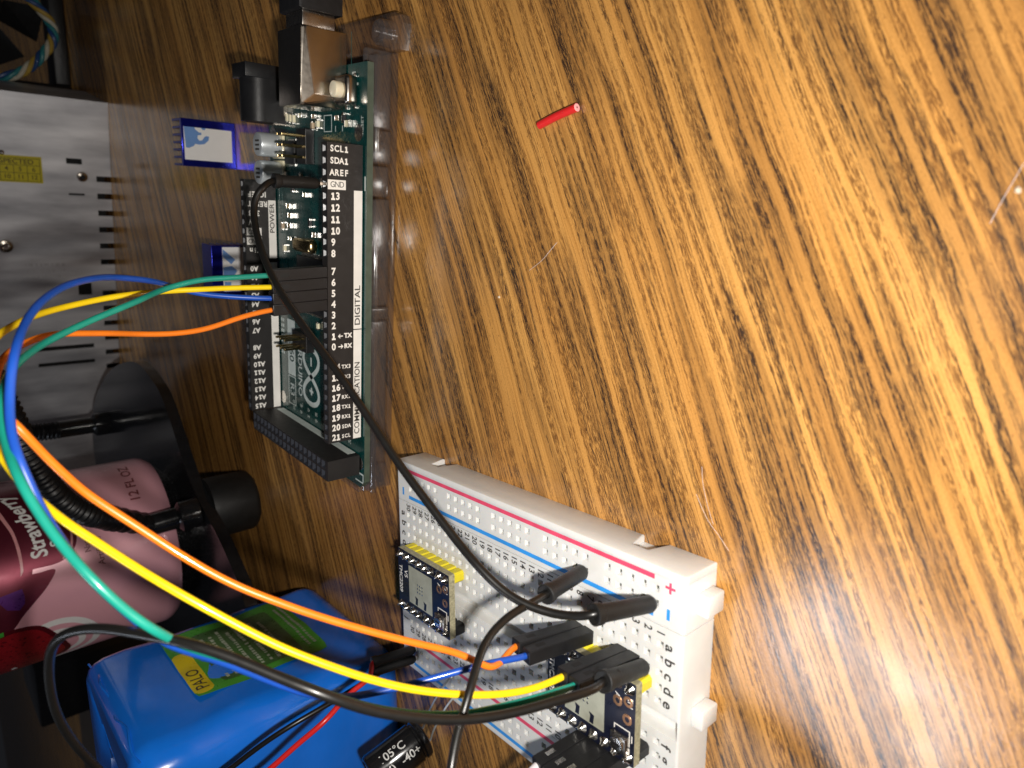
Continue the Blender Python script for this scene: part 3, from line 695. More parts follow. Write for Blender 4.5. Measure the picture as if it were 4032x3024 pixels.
# ================================================================== USB cable
cable = thing('usb_cable', 'black USB cable whose square metal-tipped plug goes into the board', 'cable', (120, 15, 0))
bm = new(); box(bm, 108.07, 111.4, 10.9, 19.4, 12.2, 20.0, bev=0.25); fin('plug_tip', bm, 'nickel_dark', cable)
bm = new(); prism(bm, [(111.4, 9.9), (148, 9.4), (156, 12), (156, 18.5), (148, 21), (111.4, 20.6)], 10.9, 21.2, bev=0.8); fin('plug_body', bm, 'black_plastic', cable)
bm = new(); tube(bm, [(155.9, 15.2, 16), (175, 15, 15.5), (200, 20, 9), (230, 40, 3), (250, 90, 2.2), (240, 150, 2.2)], 2.1, 14); fin('cable_sheath', bm, 'matte_rubber', cable)

# ================================================================== breadboard (local frame: s along the rows, t towards the right-hand rail)
BO = Vector((-6.73, -92.69, 0)); TH = 1.672135
def BB(s, t, z):      # the same frame in world coordinates
    return Vector((BO.x+math.cos(TH)*s+math.sin(TH)*t, BO.y+math.sin(TH)*s-math.cos(TH)*t, z))
BZ = 8.41
bread = thing('breadboard', 'white solderless breadboard with red and blue rail lines, lying beside the teal board', 'breadboard', BO, TH, local=True)
# local axes: x = s, y = -t
rows = [2.54*k for k in range(30)]
railx = [1.27+2.54*(6*g+k) for g in range(5) for k in range(5)]
S0, S1 = -4.4, 78.1
def walls(bm, x0, x1, y0, y1, z0, z1, w=0.35, bev=0.0):
    box(bm, x0, x1, y0, y0+w, z0, z1); box(bm, x0, x1, y1-w, y1, z0, z1)
    box(bm, x0, x0+w, y0+w, y1-w, z0, z1); box(bm, x1-w, x1, y0+w, y1-w, z0, z1)
def body(bm, x0, x1, y0, y1, round_sides):
    """side skin with softly rounded top edge"""
    e = 0.45
    zz = [(0.0, 0.0), (BZ-e, 0.0), (BZ-0.13, 0.13), (BZ, e)]
    rings = []
    for z, ins in zz:
        a = ins; L_ = ins if 'l' in round_sides else 0; R_ = ins if 'r' in round_sides else 0
        rings.append([bm.verts.new(v) for v in ((x0+a, y0+L_, z), (x1-a, y0+L_, z), (x1-a, y1-R_, z), (x0+a, y1-R_, z))])
    for r0, r1 in zip(rings, rings[1:]):
        for k in range(4): bm.faces.new([r0[k], r0[(k+1) % 4], r1[(k+1) % 4], r1[k]])
    bm.faces.new(rings[0][::-1])
    return e
bm = new()
e = body(bm, S0, S1, -17.2, 17.2, '')
ta = [13.97-2.54*k for k in range(5)]
for sg in (1, -1):
    ya, yb = (1.7, 17.2) if sg > 0 else (-17.2, -1.7)
    perforated(bm, rows, [sg*v for v in ta], S0+e, S1-e, ya, yb, BZ)
# centre channel
for a in ((-1.7, -1.4), (1.4, 1.7)):
    pass
vs = [[bm.verts.new((x, y, z)) for y, z in ((-1.7, BZ), (-1.45, BZ-2.4), (1.45, BZ-2.4), (1.7, BZ))] for x in (S0+e, S1-e)]
for k in range(3): bm.faces.new([vs[0][k], vs[1][k], vs[1][k+1], vs[0][k+1]])
# tabs on the near end
for t in (21.8, 1.7, -18.4):
    if t != 21.8: box(bm, S0-2.3, S0+0.02, -t-1.7, -t+1.7, 1.0, 5.4, bev=0.35)
main = fin('terminal_strip', bm, ['white_abs', 'hole_floor'], bread, smooth=30)
rails = []
for sg in (1, -1):            # sg=1: right-hand rail (t>0 -> local y<0)
    bm = new()
    y0, y1 = sorted((-sg*17.38, -sg*27.2))
    if sg > 0:
        y0 = -25.8
        slab = [(S0, 0), (4.8, 0), (5.6, 5.0), (9.4, 5.0), (10.2, 0), (65.0, 0), (65.8, 5.0), (69.2, 5.0), (70.0, 0), (S1, 0), (S1, BZ-0.5), (S1-0.4, BZ), (S0+0.4, BZ), (S0, BZ-0.5)]
        prism(bm, slab, -y0+0.0, 27.2, bev=0.3, M=Matrix(((1,0,0,0),(0,0,-1,0),(0,1,0,0),(0,0,0,1))))
    e2 = body(bm, S0, S1, y0, y1, '' if sg > 0 else 'r')
    ya = y0; yb = y1-(e2 if sg < 0 else 0)
    perforated(bm, railx, [-sg*20.8, -sg*23.34], S0+e2, S1-e2, ya, yb, BZ)
    if sg > 0:
        box(bm, S0-2.3, S0+0.02, -23.6, -20.0, 1.0, 5.6, bev=0.35)
    rails.append(fin('power_rail', bm, ['white_abs', 'hole_floor'], bread, smooth=30,
             label='right-hand power rail with red outer and blue inner line' if sg > 0 else 'left-hand power rail beside the blue battery pack'))
def lines(par, red_t, blue_t):
    bm = new(); box(bm, 1.6, 73.2, -red_t-0.42, -red_t+0.42, BZ, BZ+0.02); fin('red_line', bm, 'ink_red', par, smooth=0)
    bm = new(); box(bm, 1.6, 73.2, -blue_t-0.42, -blue_t+0.42, BZ, BZ+0.02); fin('blue_line', bm, 'ink_blue', par, smooth=0)
lines(rails[0], 25.25, 18.75); lines(rails[1], -18.75, -25.25)
bm = new()
for s in (-1.5, 75.4):
    box(bm, s-0.95, s+0.95, -24.3-0.22, -24.3+0.22, BZ, BZ+0.02); box(bm, s-0.22, s+0.22, -24.3-0.95, -24.3+0.95, BZ+0.021, BZ+0.03)
fin('plus_mark', bm, 'ink_red', rails[0], smooth=0)
bm = new()
for s in (-1.3, 75.6): box(bm, s-0.3, s+0.3, -19.7-0.95, -19.7+0.95, BZ, BZ+0.02)
fin('minus_mark', bm, 'ink_blue', rails[0], smooth=0)
bm = new()
LX = (0, -1, 0); LY = (1, 0, 0)           # letters read across the board, tops towards row 30
LX = (0, 1, 0); LY = (-1, 0, 0)
for k in range(5):
    for tt, ch in ((13.97-2.54*k, 'abcde'[k]), (-3.81-2.54*k, 'fghij'[k])):
        for s in (-1.9, 75.8): text(bm, ch, 1.95, (s, -tt, BZ), LX, LY, 'CENTER', bold=0.05, width=1.05)
for k in range(30):
    for tt in (16.0, -16.0): text(bm, str(k+1), 1.6, (2.54*k, -tt, BZ), LX, LY, 'CENTER', bold=0.04, width=0.85)
fin('printed_coordinates', bm, 'ink_black', main, smooth=0)

# ================================================================== stepper driver modules (local frame centred between the pins)
def driver():
    d = thing('stepper_driver_module', 'x', 'circuit module', (0,0,0), 0, 'stepper driver modules on the breadboard', local=True)
    z0 = BZ+0.02
    for sg, mm in ((-1, 'yellow_plastic'), (1, 'black_plastic')):        # local y<0 is the right-hand side
        bm = new()
        for k in range(8):
            x = -8.89+2.54*k
            prism(bm, [(x-1.25, sg*6.35-0.75), (x-0.8, sg*6.35-1.25), (x+0.8, sg*6.35-1.25), (x+1.25, sg*6.35-0.75),
                       (x+1.25, sg*6.35+0.75), (x+0.8, sg*6.35+1.25), (x-0.8, sg*6.35+1.25), (x-1.25, sg*6.35+0.75)], z0, z0+2.52)
        fin('pin_header', bm, mm, d, smooth=0, label='yellow pin header' if sg < 0 else 'black pin header')
    zb = z0+2.54
    bm = new(); poly = [(-10.1,-7.5),(-9.9,-7.65),(9.9,-7.65),(10.1,-7.5),(10.1,7.5),(9.9,7.65),(-9.9,7.65),(-10.1,7.5)]
    prism(bm, poly, zb, zb+1.5, mi=1); prism(bm, poly, zb+1.5, zb+1.58, mi=0)
    pc = fin('circuit_board', bm, ['pcb_navy', 'pcb_core'], d, smooth=0)
    zt = zb+1.58
    sj = None
    for sg in (-1, 1):
        for k in range(8):
            x = -8.89+2.54*k
            if sj is None:
                bm = new(); lathe(bm, (0,0,0), (0,0,1), [(0,0),(0,1.05),(0.12,0.95),(0.5,0.55),(1.0,0.38),(1.25,0.3),(1.3,0)], 18)
                sj = fin('solder_joint', bm, 'solder', d); o = sj
            else:
                o = sj.copy(); COL.objects.link(o); o.parent = d
            o.location = Vector((x, sg*6.35, zt))*U
            o.rotation_euler = (random.uniform(-.12,.12), random.uniform(-.12,.12), k)
    bm = new(); box(bm, -3.6, 5.6, -4.6, 4.6, zt, zt+0.05)
    hp = fin('heat_pad', bm, 'heat_pad', d, smooth=0)
    bm = new()
    for k in range(2): prism(bm, [(-1.4+3.4*k, 2.6), (-0.2+3.4*k, 2.3), (-0.5+3.4*k, 3.1), (-0.3+3.4*k, 4.3), (-1.2+3.4*k, 4.4)], zt+0.051, zt+0.07)
    fin('heat_pad_gap', bm, 'pcb_navy', hp, smooth=0)
    bm = new()
    for k in range(9): cyl(bm, (0.2+(k % 3)*0.9, -0.9+(k//3)*0.9, zt+0.05), (0.2+(k % 3)*0.9, -0.9+(k//3)*0.9, zt+0.08+0.01*(k % 2)), 0.24, seg=12)
    fin('thermal_via', bm, 'solder', hp)
    for x, y in ((-6.4, -3.1), (-8.6, -3.9), (-8.5, -0.6)):
        bm = new(); lathe(bm, (x, y, zt), (0,0,1), [(0,1.0),(0.05,0.95),(0.06,0.5),(-0.2,0.42),(-0.2,0)], 22); fin('test_pad', bm, 'copper_pad', d)
    # trimmer
    bm = new(); box(bm, -9.0, -5.6, 2.4, 5.6, zt, zt+0.9, bev=0.15); tr = fin('trimmer', bm, 'nickel_dark', d)
    bm = new(); lathe(bm, (-7.3, 4.0, zt+0.9), (0,0,1), [(0,1.35),(0.35,1.3),(0.42,1.15),(0.30,0)], 28); fin('trimmer_screw', bm, 'solder', tr)
    bm = new(); box(bm, -8.2, -6.4, 3.85, 4.15, zt+1.24, zt+1.30); fin('trimmer_slot', bm, 'hole_black', tr, smooth=0)
    bm = new()
    for a in ((-9.2, -9.0, 1.3, 4.2), (-9.0, -6.0, 1.3, 1.5), (-6.0, -5.8, 1.3, 2.2), (-9.2, -8.9, 4.5, 5.8), (-9.7,-9.5,1.9,3.2)): box(bm, *a, zt, zt+0.03)
    text(bm, 'EN', 1.1, (-9.0, -4.9, zt), (0,1,0), (-1,0,0), 'LEFT', bold=0.02)
    text(bm, 'V5', 1.3, (6.9, -1.9, zt), (0,1,0), (-1,0,0), 'CENTER', bold=0.03)
    text(bm, 'TMC2209', 1.25, (9.1, -3.6, zt), (0,1,0), (-1,0,0), 'LEFT', bold=0.03)
    text(bm, 'A', 1.0, (-6.3, -4.6, zt), (0,1,0), (-1,0,0), 'LEFT', bold=0.02)
    fin('printed_legend', bm, 'ink_white', pc, smooth=0)
    return d
def copy_tree(o, parent=None):
    c = o.copy(); COL.objects.link(c)
    if parent is not None: c.parent = parent
    for ch in [q for q in list(bpy.data.objects) if q.parent == o]: copy_tree(ch, c)
    return c
near_drv = driver(); bpy.context.view_layer.update()
far_drv = copy_tree(near_drv)
near_drv['label'] = 'dark blue driver module with jumper leads beside it, near end of the breadboard'
far_drv['label'] = 'dark blue driver module with no leads on it, at the far end of the breadboard'
for d, s in ((near_drv, 2.54*4.5), (far_drv, 2.54*24.5)):
    p = BB(s, 0, 0); d.location = p*U; d.rotation_euler = (0, 0, TH)

# ================================================================== jumper leads
def housing(bm, top, bot, w=2.5, ang=0.0):
    """square black crimp housing between two points"""
    top = Vector(top); bot = Vector(bot); d = (top-bot)
    a = Vector((math.cos(ang), math.sin(ang), 0)); a = (a-d.normalized()*a.dot(d.normalized())).normalized(); b = d.normalized().cross(a)
    V = [p+a*sx*w/2+b*sy*w/2 for p in (bot, top) for sx, sy in ((-1,-1),(1,-1),(1,1),(-1,1))]
    hullbox(bm, V, bev=0.14)
def housing_window(bm, top, bot, ang, side):
    top = Vector(top); bot = Vector(bot); d = (top-bot).normalized()
    a = Vector((math.cos(ang), math.sin(ang), 0)); a = (a-d*a.dot(d)).normalized(); b = d.cross(a)
    c = bot.lerp(top, 0.78)+b*side*1.25
    V = [c+d*u+a*v+b*side*w for w in (0.0, 0.02) for u, v in ((-0.9,-0.45),(0.9,-0.45),(0.9,0.45),(-0.9,0.45))]
    hullbox(bm, V)
def sleeve(bm, top, bot, r=1.25):
    top = Vector(top); bot = Vector(bot); h = (top-bot).length
    lathe(bm, bot, top-bot, [(0,0),(0,0.55),(0.3,r*0.75),(1.0,r),(h-1.6,r*1.04),(h-1.3,r*1.22),(h-0.1,r*1.25),(h,r*1.1),(h-0.2,0.8),(h-0.5,0.6),(h-0.5,0)], 28)
WB = BB
PINX = dict(green=45.72, yellow=48.26, blue=50.8, orange=53.34)
TOPS = dict(orange=((1.1,-71.8,22), BB(17.78,8.89,8.45)), blue=((0.8,-74.4,22), BB(15.24,8.89,8.45)), yellow=((2.3,-83.1,22.2), BB(7.62,8.89,8.45)), green=((2.3,-85.7,22.2), BB(5.08,8.89,8.45)))
LBL = dict(orange='orange jumper wire looping from the board to the breadboard', yellow='yellow jumper wire looping from the board to the breadboard',
           green='teal green jumper wire looping from the board to the breadboard', blue='blue jumper wire looping from the board to the breadboard')
for k in ('orange', 'yellow', 'green', 'blue'):
    w = thing('jumper_wire', LBL[k], 'wire', (0,0,0), group='coloured jumper wires')
    bm = new(); tube(bm, WIRES[k], 0.57, 16, 6, smooth=6); fin('wire_insulation', bm, 'wire_'+k, w, smooth=60)
    x = 101.6-PINX[k]
    t0 = (x-0.6, 2.6, 32.2); b0 = (x, 2.54, HZ+0.05)
    bm = new(); housing(bm, t0, b0); hh = fin('connector_housing', bm, 'black_plastic', w, smooth=20)
    bm = new(); housing_window(bm, t0, b0, 0, -1); fin('latch_window', bm, 'hole_black', hh, smooth=0)
    t1, b1 = TOPS[k]
    bm = new(); housing(bm, t1, b1, ang=TH); hh = fin('connector_housing', bm, 'black_plastic', w, smooth=20)
    bm = new(); housing_window(bm, t1, b1, TH, -1); fin('latch_window', bm, 'hole_black', hh, smooth=0)
w = thing('jumper_wire', 'long black jumper wire leaning across the board down to the breadboard rail', 'wire', (0,0,0), group='black jumper wires')
bm = new(); tube(bm, WIRES['blackA'], 0.71, 16, 6, smooth=6); fin('wire_insulation', bm, 'wire_black', w, smooth=60)
bm = new(); sleeve(bm, (75.2,2.54,31.0), (75.2,2.54,HZ+1.3)); s = fin('connector_sleeve', bm, 'matte_rubber', w)
bm = new(); box(bm, 74.9, 75.5, 2.25, 2.85, HZ-1.5, HZ+1.4); fin('contact_pin', bm, 'nickel', s, smooth=0)
bm = new(); sleeve(bm, (15.0,-86.7,20.6), BB(1.27,20.8,BZ+0.3), 1.4); fin('connector_sleeve', bm, 'matte_rubber', w)
w = thing('jumper_wire', 'black jumper wire plugged in behind the long leaning one, running down off the lower edge', 'wire', (0,0,0), group='black jumper wires')
bm = new(); tube(bm, WIRES['blackB'], 0.64, 16, 6, smooth=4); fin('wire_insulation', bm, 'wire_black', w, smooth=60)
bm = new(); sleeve(bm, (13.1,-76.4,20.6), BB(16.51,20.8,BZ+0.3), 1.35); fin('connector_sleeve', bm, 'matte_rubber', w)
w = thing('jumper_wire', 'black jumper wire curling before the battery, plugged beside the near driver module', 'wire', (0,0,0), group='black jumper wires')
bm = new(); tube(bm, WIRES['blackC'], 0.66, 16, 6, smooth=6); fin('wire_insulation', bm, 'wire_black', w, smooth=60)
bm = new(); sleeve(bm, (5.0,-89.9,20.6), BB(2.54,8.89,BZ+0.3), 1.4); fin('connector_sleeve', bm, 'matte_rubber', w)
for k, t, nm in (('red', -20.8, 'red jumper lead over the battery pack, black sleeve in the far left rail'), ('batblack', -23.34, 'black jumper lead over the battery pack beside the red one')):
    w = thing('jumper_wire', nm, 'wire', (0,0,0), group='leads over the battery pack')
    P = list(WIRES[k]); b1 = BB(72.4, t, BZ+0.2); t1 = BB(74.6, t+0.2-0.3, 19.5)
    P = P[:-1]+[tuple(t1), tuple(t1.lerp(b1, 0.3))]
    bm = new(); tube(bm, P, 0.60, 14, 6, smooth=5); fin('wire_insulation', bm, 'wire_red' if k == 'red' else 'wire_black', w, smooth=60)
    bm = new(); sleeve(bm, t1, b1, 1.15); fin('connector_sleeve', bm, 'matte_rubber', w)
w_l = [('white', 'white jumper wire in the row of black plugs left of the near driver module', 10.16+2.54), ('purple', 'purple jumper wire beside the white one, left of the near driver module', 10.16)]
for j, (k, nm, s) in enumerate(w_l+[('grey', 'black plug third in the row left of the near driver module', 7.62), ('black', 'black plug nearest the camera in the row left of the near driver module', 5.08)]):
    w = thing('jumper_wire', nm, 'wire', (0,0,0), group='jumper wires left of the near driver module')
    b1 = BB(s, -8.89, BZ+0.05); t1 = BB(s+1.6+0.1*j, -9.9-0.3*(j % 2), 22.3)
    bm = new(); housing(bm, t1, b1, ang=TH); hh = fin('connector_housing', bm, 'black_plastic', w, smooth=20)
    bm = new(); housing_window(bm, t1, b1, TH, -1); fin('latch_window', bm, 'solder', hh, smooth=0)
    d = Vector((-0.1*j, 0.2, 1))
    P = [tuple(t1.lerp(b1, 0.2)), tuple(t1), tuple(t1+Vector((-1.5, -0.5, 4))), tuple(t1+Vector((-5, -3, 11-j))), tuple(t1+Vector((-10, -10, 20-2*j))), tuple(t1+Vector((-14, -22, 26-3*j)))]
    bm = new(); tube(bm, P, 0.74, 14, 6, smooth=2); fin('wire_insulation', bm, {'white':'wire_white','purple':'wire_purple','grey':'wire_black','black':'wire_black'}[k], w, smooth=60)

# ================================================================== capacitor by the battery
cp = thing('electrolytic_capacitor', 'black cylindrical capacitor with white print, hanging by its legs off the breadboard edge', 'capacitor', (-50, -33, 8))
P0 = Vector((-51.5, -32.8, 12.2)); P1 = Vector((-56.2, -31.6, 26.0))
dcap = (P1-P0).normalized(); h = (P1-P0).length; R0 = 4.7
bm = new(); lathe(bm, P0, dcap, [(0,0),(0,R0-0.9),(0.25,R0-0.3),(0.8,R0),(1.6,R0),(1.9,R0-0.35),(2.3,R0-0.35),(2.6,R0),(h-0.8,R0),(h-0.2,R0-0.25),(h,R0-0.8),(h-0.15,R0-1.0)], 48)
body_ = fin('capacitor_sleeve', bm, 'gloss_black', cp)
bm = new(); lathe(bm, P0+dcap*(h-0.3), dcap, [(0,R0-1.0),(0.1,0)], 40); box(bm, 0,0.001,0,0.001,0,0.001)
fin('capacitor_top', bm, 'aluminium', cp)
side = (CPOS-(P0+P1)/2); side = (side-dcap*side.dot(dcap)).normalized(); tang = dcap.cross(side)
def capfn(u0, a0, dirn=1):
    def f(x, y):
        a = a0+(y)/R0; u = u0+dirn*x
        return P0+dcap*u+(side*math.cos(a)+tang*math.sin(a))*(R0+0.03)
    return f
bm = new()
text(bm, '105\u00b0C', 1.9, (0,0,0), (1,0,0), (0,1,0), 'LEFT', bold=0.03, fn=lambda x, y: capfn(h-2.6, 0.30, -1)(x, y))
text(bm, '-40+', 1.9, (0,0,0), (1,0,0), (0,1,0), 'LEFT', bold=0.03, fn=lambda x, y: capfn(h-7.0, -0.35, -1)(x, y))
text(bm, '(M)', 1.8, (0,0,0), (1,0,0), (0,1,0), 'LEFT', bold=0.03, fn=lambda x, y: capfn(h-1.8, -0.35, -1)(x, y))
fin('sleeve_print', bm, 'sleeve_ink', body_, smooth=0)
for s_, (ss, tt) in ((-1, (57.2, -20.8)), (1, (54.6, -23.34))):
    q = BB(ss, tt, BZ-1); st = P0+tang*1.6*s_*(-1)
    bm = new(); tube(bm, [tuple(st+dcap*0.3), tuple(st-dcap*0.8), tuple(st.lerp(q, 0.3)+Vector((0,0,1.0))), tuple(st.lerp(q, 0.75)+Vector((0,0,2.2))), tuple(q+Vector((-.2,0,1.6))), tuple(q)], 0.24, 10, 6); fin('capacitor_leg', bm, 'aluminium', cp)

# ================================================================== battery pack
bt = thing('battery_pack', 'bright blue shrink-wrapped battery pack with a green label, standing on end', 'battery', (-74, 25, 0))
dr = Vector((0.11, -0.994, 0)); nr = Vector((0.994, 0.11, 0))       # along the label face, and its outward normal
A0 = Vector((-57.6, 56.5, 0))
def BT(u, v, z): return A0+dr*u-nr*v+Vector((0, 0, z))
LB, TB, HB = 60.0, 40.0, 68.0
bm = new(); N = 14
def outline(ins, sag):
    pts = []
    rr_ = 8.5
    for cx, cy, a0 in ((LB-rr_, rr_, -90), (LB-rr_, TB-rr_, 0), (rr_, TB-rr_, 90), (rr_, rr_, 180)):
        for k in range(N+1):
            a = math.radians(a0+90*k/N); pts.append((cx+(rr_-ins)*math.cos(a), cy+(rr_-ins)*math.sin(a)))
    return pts
def bnoise(u, v, z): return 0.35*math.sin(u*0.21+z*0.09)+0.28*math.sin(z*0.33+u*0.12+v*.2)+0.2*math.sin(u*0.6-z*0.25)
rings = []
prof_b = [(0.0, 3.2), (1.0, 1.4), (3.5, 0.3)]+[(6+k*2.6, 0.0) for k in range(21)]+[(63.5, 0.2), (65.8, 0.8), (67.2, 1.9), (68.0, 3.8)]
for z, ins in prof_b:
    rings.append([BT(x, y, z)+nr*bnoise(x, y, z)*0.6 for x, y in outline(ins, 0)])
V = [[bm.verts.new(p) for p in r] for r in rings]; n = len(V[0])
for a, b in zip(V, V[1:]):
    for k in range(n): bm.faces.new([a[k], a[(k+1) % n], b[(k+1) % n], b[k]])
bm.faces.new(V[0][::-1])
# sunken top with folds of wrap
last = V[-1]
for j, (f_, dz) in enumerate(((0.78, -0.6), (0.5, -0.9), (0.25, -1.0))):
    ring = [bm.verts.new(BT(LB/2+(x-LB/2)*f_, TB/2+(y-TB/2)*f_, HB+dz+0.5*math.sin(k*0.45+j))) for k, (x, y) in enumerate(outline(4.0, 0))]
    for k in range(n): bm.faces.new([last[k], last[(k+1) % n], ring[(k+1) % n], ring[k]])
    last = ring
bm.faces.new(last)
wrap = fin('shrink_wrap', bm, 'blue_wrap', bt, smooth=50)
bm = new()          # raised seam of the wrap along the top edge
tube(bm, [tuple(BT(u, 1.2+0.8*math.sin(u*0.25), 66.4+0.5*math.sin(u*0.4))) for u in range(4, 60, 4)], 0.28, 8, 4)
fin('wrap_seam', bm, 'blue_wrap', bt)
mat('label_green2', (0.03, 0.15, 0.015), 0.3, coat=0.4)
def lab(x0, x1, z0, z1, m, lift, name, par, rnd=1.2):
    bm = new(); pts = []
    for cx, cz, a0 in ((x1-rnd, z0+rnd, -90), (x1-rnd, z1-rnd, 0), (x0+rnd, z1-rnd, 90), (x0+rnd, z0+rnd, 180)):
        for k in range(7):
            a = math.radians(a0+15*k); pts.append((cx+rnd*math.cos(a), cz+rnd*math.sin(a)))
    # fine grid fan so that the sticker follows the bulging wrap
    G = 14; 
    def P(x, z): return BT(x, -lift, z)+nr*(bnoise(x, 0, z)*0.6)
    c = [(x0+(x1-x0)*i/G, z0+(z1-z0)*j/G) for j in range(G+1) for i in range(G+1)]
    def clampc(x, z):
        for cx, cz, sx, sz in ((x1-rnd, z0+rnd, 1, -1), (x1-rnd, z1-rnd, 1, 1), (x0+rnd, z1-rnd, -1, 1), (x0+rnd, z0+rnd, -1, -1)):
            if (x-cx)*sx > 0 and (z-cz)*sz > 0:
                d = math.hypot(x-cx, z-cz)
                if d > rnd: return cx+(x-cx)*rnd/d, cz+(z-cz)*rnd/d
        return x, z
    vs = [bm.verts.new(P(*clampc(*q))) for q in c]
    for j in range(G):
        for i in range(G):
            bm.faces.new([vs[j*(G+1)+i], vs[j*(G+1)+i+1], vs[(j+1)*(G+1)+i+1], vs[(j+1)*(G+1)+i]])
    return fin(name, bm, m, par, smooth=60)
def bfn(x0, z0):
    return lambda x, y: BT(x0-x, -0.60, z0+y)+nr*(bnoise(x0-x, 0, z0+y)*0.6)
lb = lab(9.0, 44.5, 14.0, 50.0, 'label_green', 0.45, 'battery_label', bt, 1.6)
lab(13.0, 41.5, 20.0, 42.5, 'label_dark', 0.52, 'label_panel', lb, 1.2)
lab(20.5, 43.5, 45.0, 50.0, 'label_yellow', 0.52, 'label_band', lb, 2.2)
bm = new(); text(bm, 'PALO', 3.3, (0,0,0), (1,0,0), (0,0,1), 'LEFT', bold=0.03, fn=bfn(41.5, 47.4)); fin('label_name', bm, 'ink_black', lb, smooth=0)
bm = new()
random.seed(3)
for r_ in range(8):                       # lines of print too small to read
    x = 40.0; z = 40.3-2.35*r_
    while x > 15.5+random.uniform(0, 7 if r_ % 2 else 2):
        wv = random.uniform(0.5, 1.7)
        p = [BT(x, -0.60, z), BT(x-wv, -0.60, z), BT(x-wv, -0.60, z+0.9), BT(x, -0.60, z+random.uniform(.6, 1.2))]
        bm.faces.new([bm.verts.new(q+nr*bnoise(x, 0, z)*0.6) for q in p]); x -= wv+random.uniform(0.2, 0.6)
fin('label_print', bm, 'label_text', lb, smooth=0)
bm = new()
for z in (17.3, 15.6):
    x = 40
    while x > 14:
        wv = random.uniform(0.6, 1.6)
        bm.faces.new([bm.verts.new(q+nr*bnoise(x, 0, z)*0.6) for q in (BT(x, -0.60, z), BT(x-wv, -0.60, z), BT(x-wv, -0.60, z+0.8), BT(x, -0.60, z+0.8))]); x -= wv+0.4
fin('label_footer', bm, 'label_text', lb, smooth=0)

# ================================================================== blue finned heat sinks
def heatsink(nm_label, x0, y0, w, hgt, horizontal, tape, rot=0):
    hs = thing('heat_sink', nm_label, 'heat sink', (x0+w/2, y0+4, 0), group='blue finned heat sinks')
    bm = new(); box(bm, x0, x0+w, y0, y0+1.6, 0.02, hgt, bev=0.12); fin('base_plate', bm, 'blue_anodized', hs, smooth=20)
    n = 7
    for k in range(n):
        bm = new()
        if not horizontal:
            c = x0+0.45+(w-0.9)*k/(n-1); box(bm, c-0.38, c+0.38, y0+1.61, y0+9.5, 0.02, hgt, bev=0.1)
        else:
            c = 0.6+(hgt-1.1)*k/(n-1); box(bm, x0, x0+w, y0+1.61, y0+9.5, c-0.38, c+0.38, bev=0.1)
        fin('fin', bm, 'blue_anodized', hs, smooth=20)
    tx0, tx1, tz0, tz1 = tape
    bm = new(); box(bm, tx0, tx1, y0-0.35, y0-0.01, tz0, tz1); tp = fin('adhesive_tape', bm, 'tape_white', hs, smooth=0)
    return hs, tp
def tri_print(tp, polys, y):
    bm = new()
    for P in polys:
        a = [bm.verts.new((x, y-0.03, z)) for x, z in P]; b = [bm.verts.new((x, y, z)) for x, z in P]
        bm.faces.new(a); n = len(a)
        for i in range(n): bm.faces.new([a[i], a[(i+1) % n], b[(i+1) % n], b[i]])
    fin('tape_print', bm, 'tape_blue', tp, smooth=0)
hs, tp = heatsink('blue finned heat sink with white tape, standing clear on the table behind the board', 77.6, 106, 15.0, 17.4, False, (79.7, 90.0, 1.4, 16.8))
def arc(cx, cz, r, w, a0, a1, n=16):
    o_ = [(cx+r*math.cos(math.radians(a0+(a1-a0)*k/n)), cz+r*math.sin(math.radians(a0+(a1-a0)*k/n))) for k in range(n+1)]
    i_ = [(cx+(r-w)*math.cos(math.radians(a0+(a1-a0)*k/n)), cz+(r-w)*math.sin(math.radians(a0+(a1-a0)*k/n))) for k in range(n+1)]
    return [[o_[k], o_[k+1], i_[k+1], i_[k]] for k in range(n)]
tri_print(tp, [[(90.00,16.75),(90.00,13.37),(89.45,13.27),(88.53,12.05),(88.53,11.30),(87.79,11.30),(87.61,12.43),(86.69,12.61),(85.96,12.05),(86.14,11.11),(87.24,10.36),(87.61,9.80),(87.52,8.86),(86.32,9.04),(85.04,10.36),(84.67,12.05),(84.85,13.37),(84.12,13.93),(83.38,15.43),(83.47,16.37)],[(90.00,11.30),(90.00,9.80),(89.45,10.17),(89.45,10.92)]], 105.65)
hs, tp = heatsink('blue finned heat sink half hidden behind the black far header of the board', 36.6, 91, 16.6, 14.9, True, (38.0, 52.6, 0.6, 11.5))
tri_print(tp, [[(52,11.4),(49.5,11.4),(47.0,8.8),(48.5,7.4)],[(46,11.4),(43.2,11.4),(42.4,8.5),(44.8,6.8),(46.4,8.6)],[(41.2,11.2),(39.0,11.2),(39.4,9.3),(41.0,9.0)]], 90.65)

# ================================================================== power supply
ps = thing('power_supply', 'grey steel switching power supply with slotted lower edge and yellow sticker', 'power supply', (35, 315, 0), math.atan2(24, -139), local=True)
ps.location = Vector((107, 279, 0))*U
# local: +x runs along the face towards the left, +y towards the camera side is negative... the face is y = 0 and the case lies behind it at y < 0
PB = -50.0; PLn, PHt = 215.0, 115.0
def pbx(bm, a0, a1, b0, b1, z0, z1, bev=0): box(bm, a0, a1, -b1, -b0, z0, z1, bev)    # b: depth behind the face
bm = new()
notches = [38.7+9.0*k for k in range(15)]
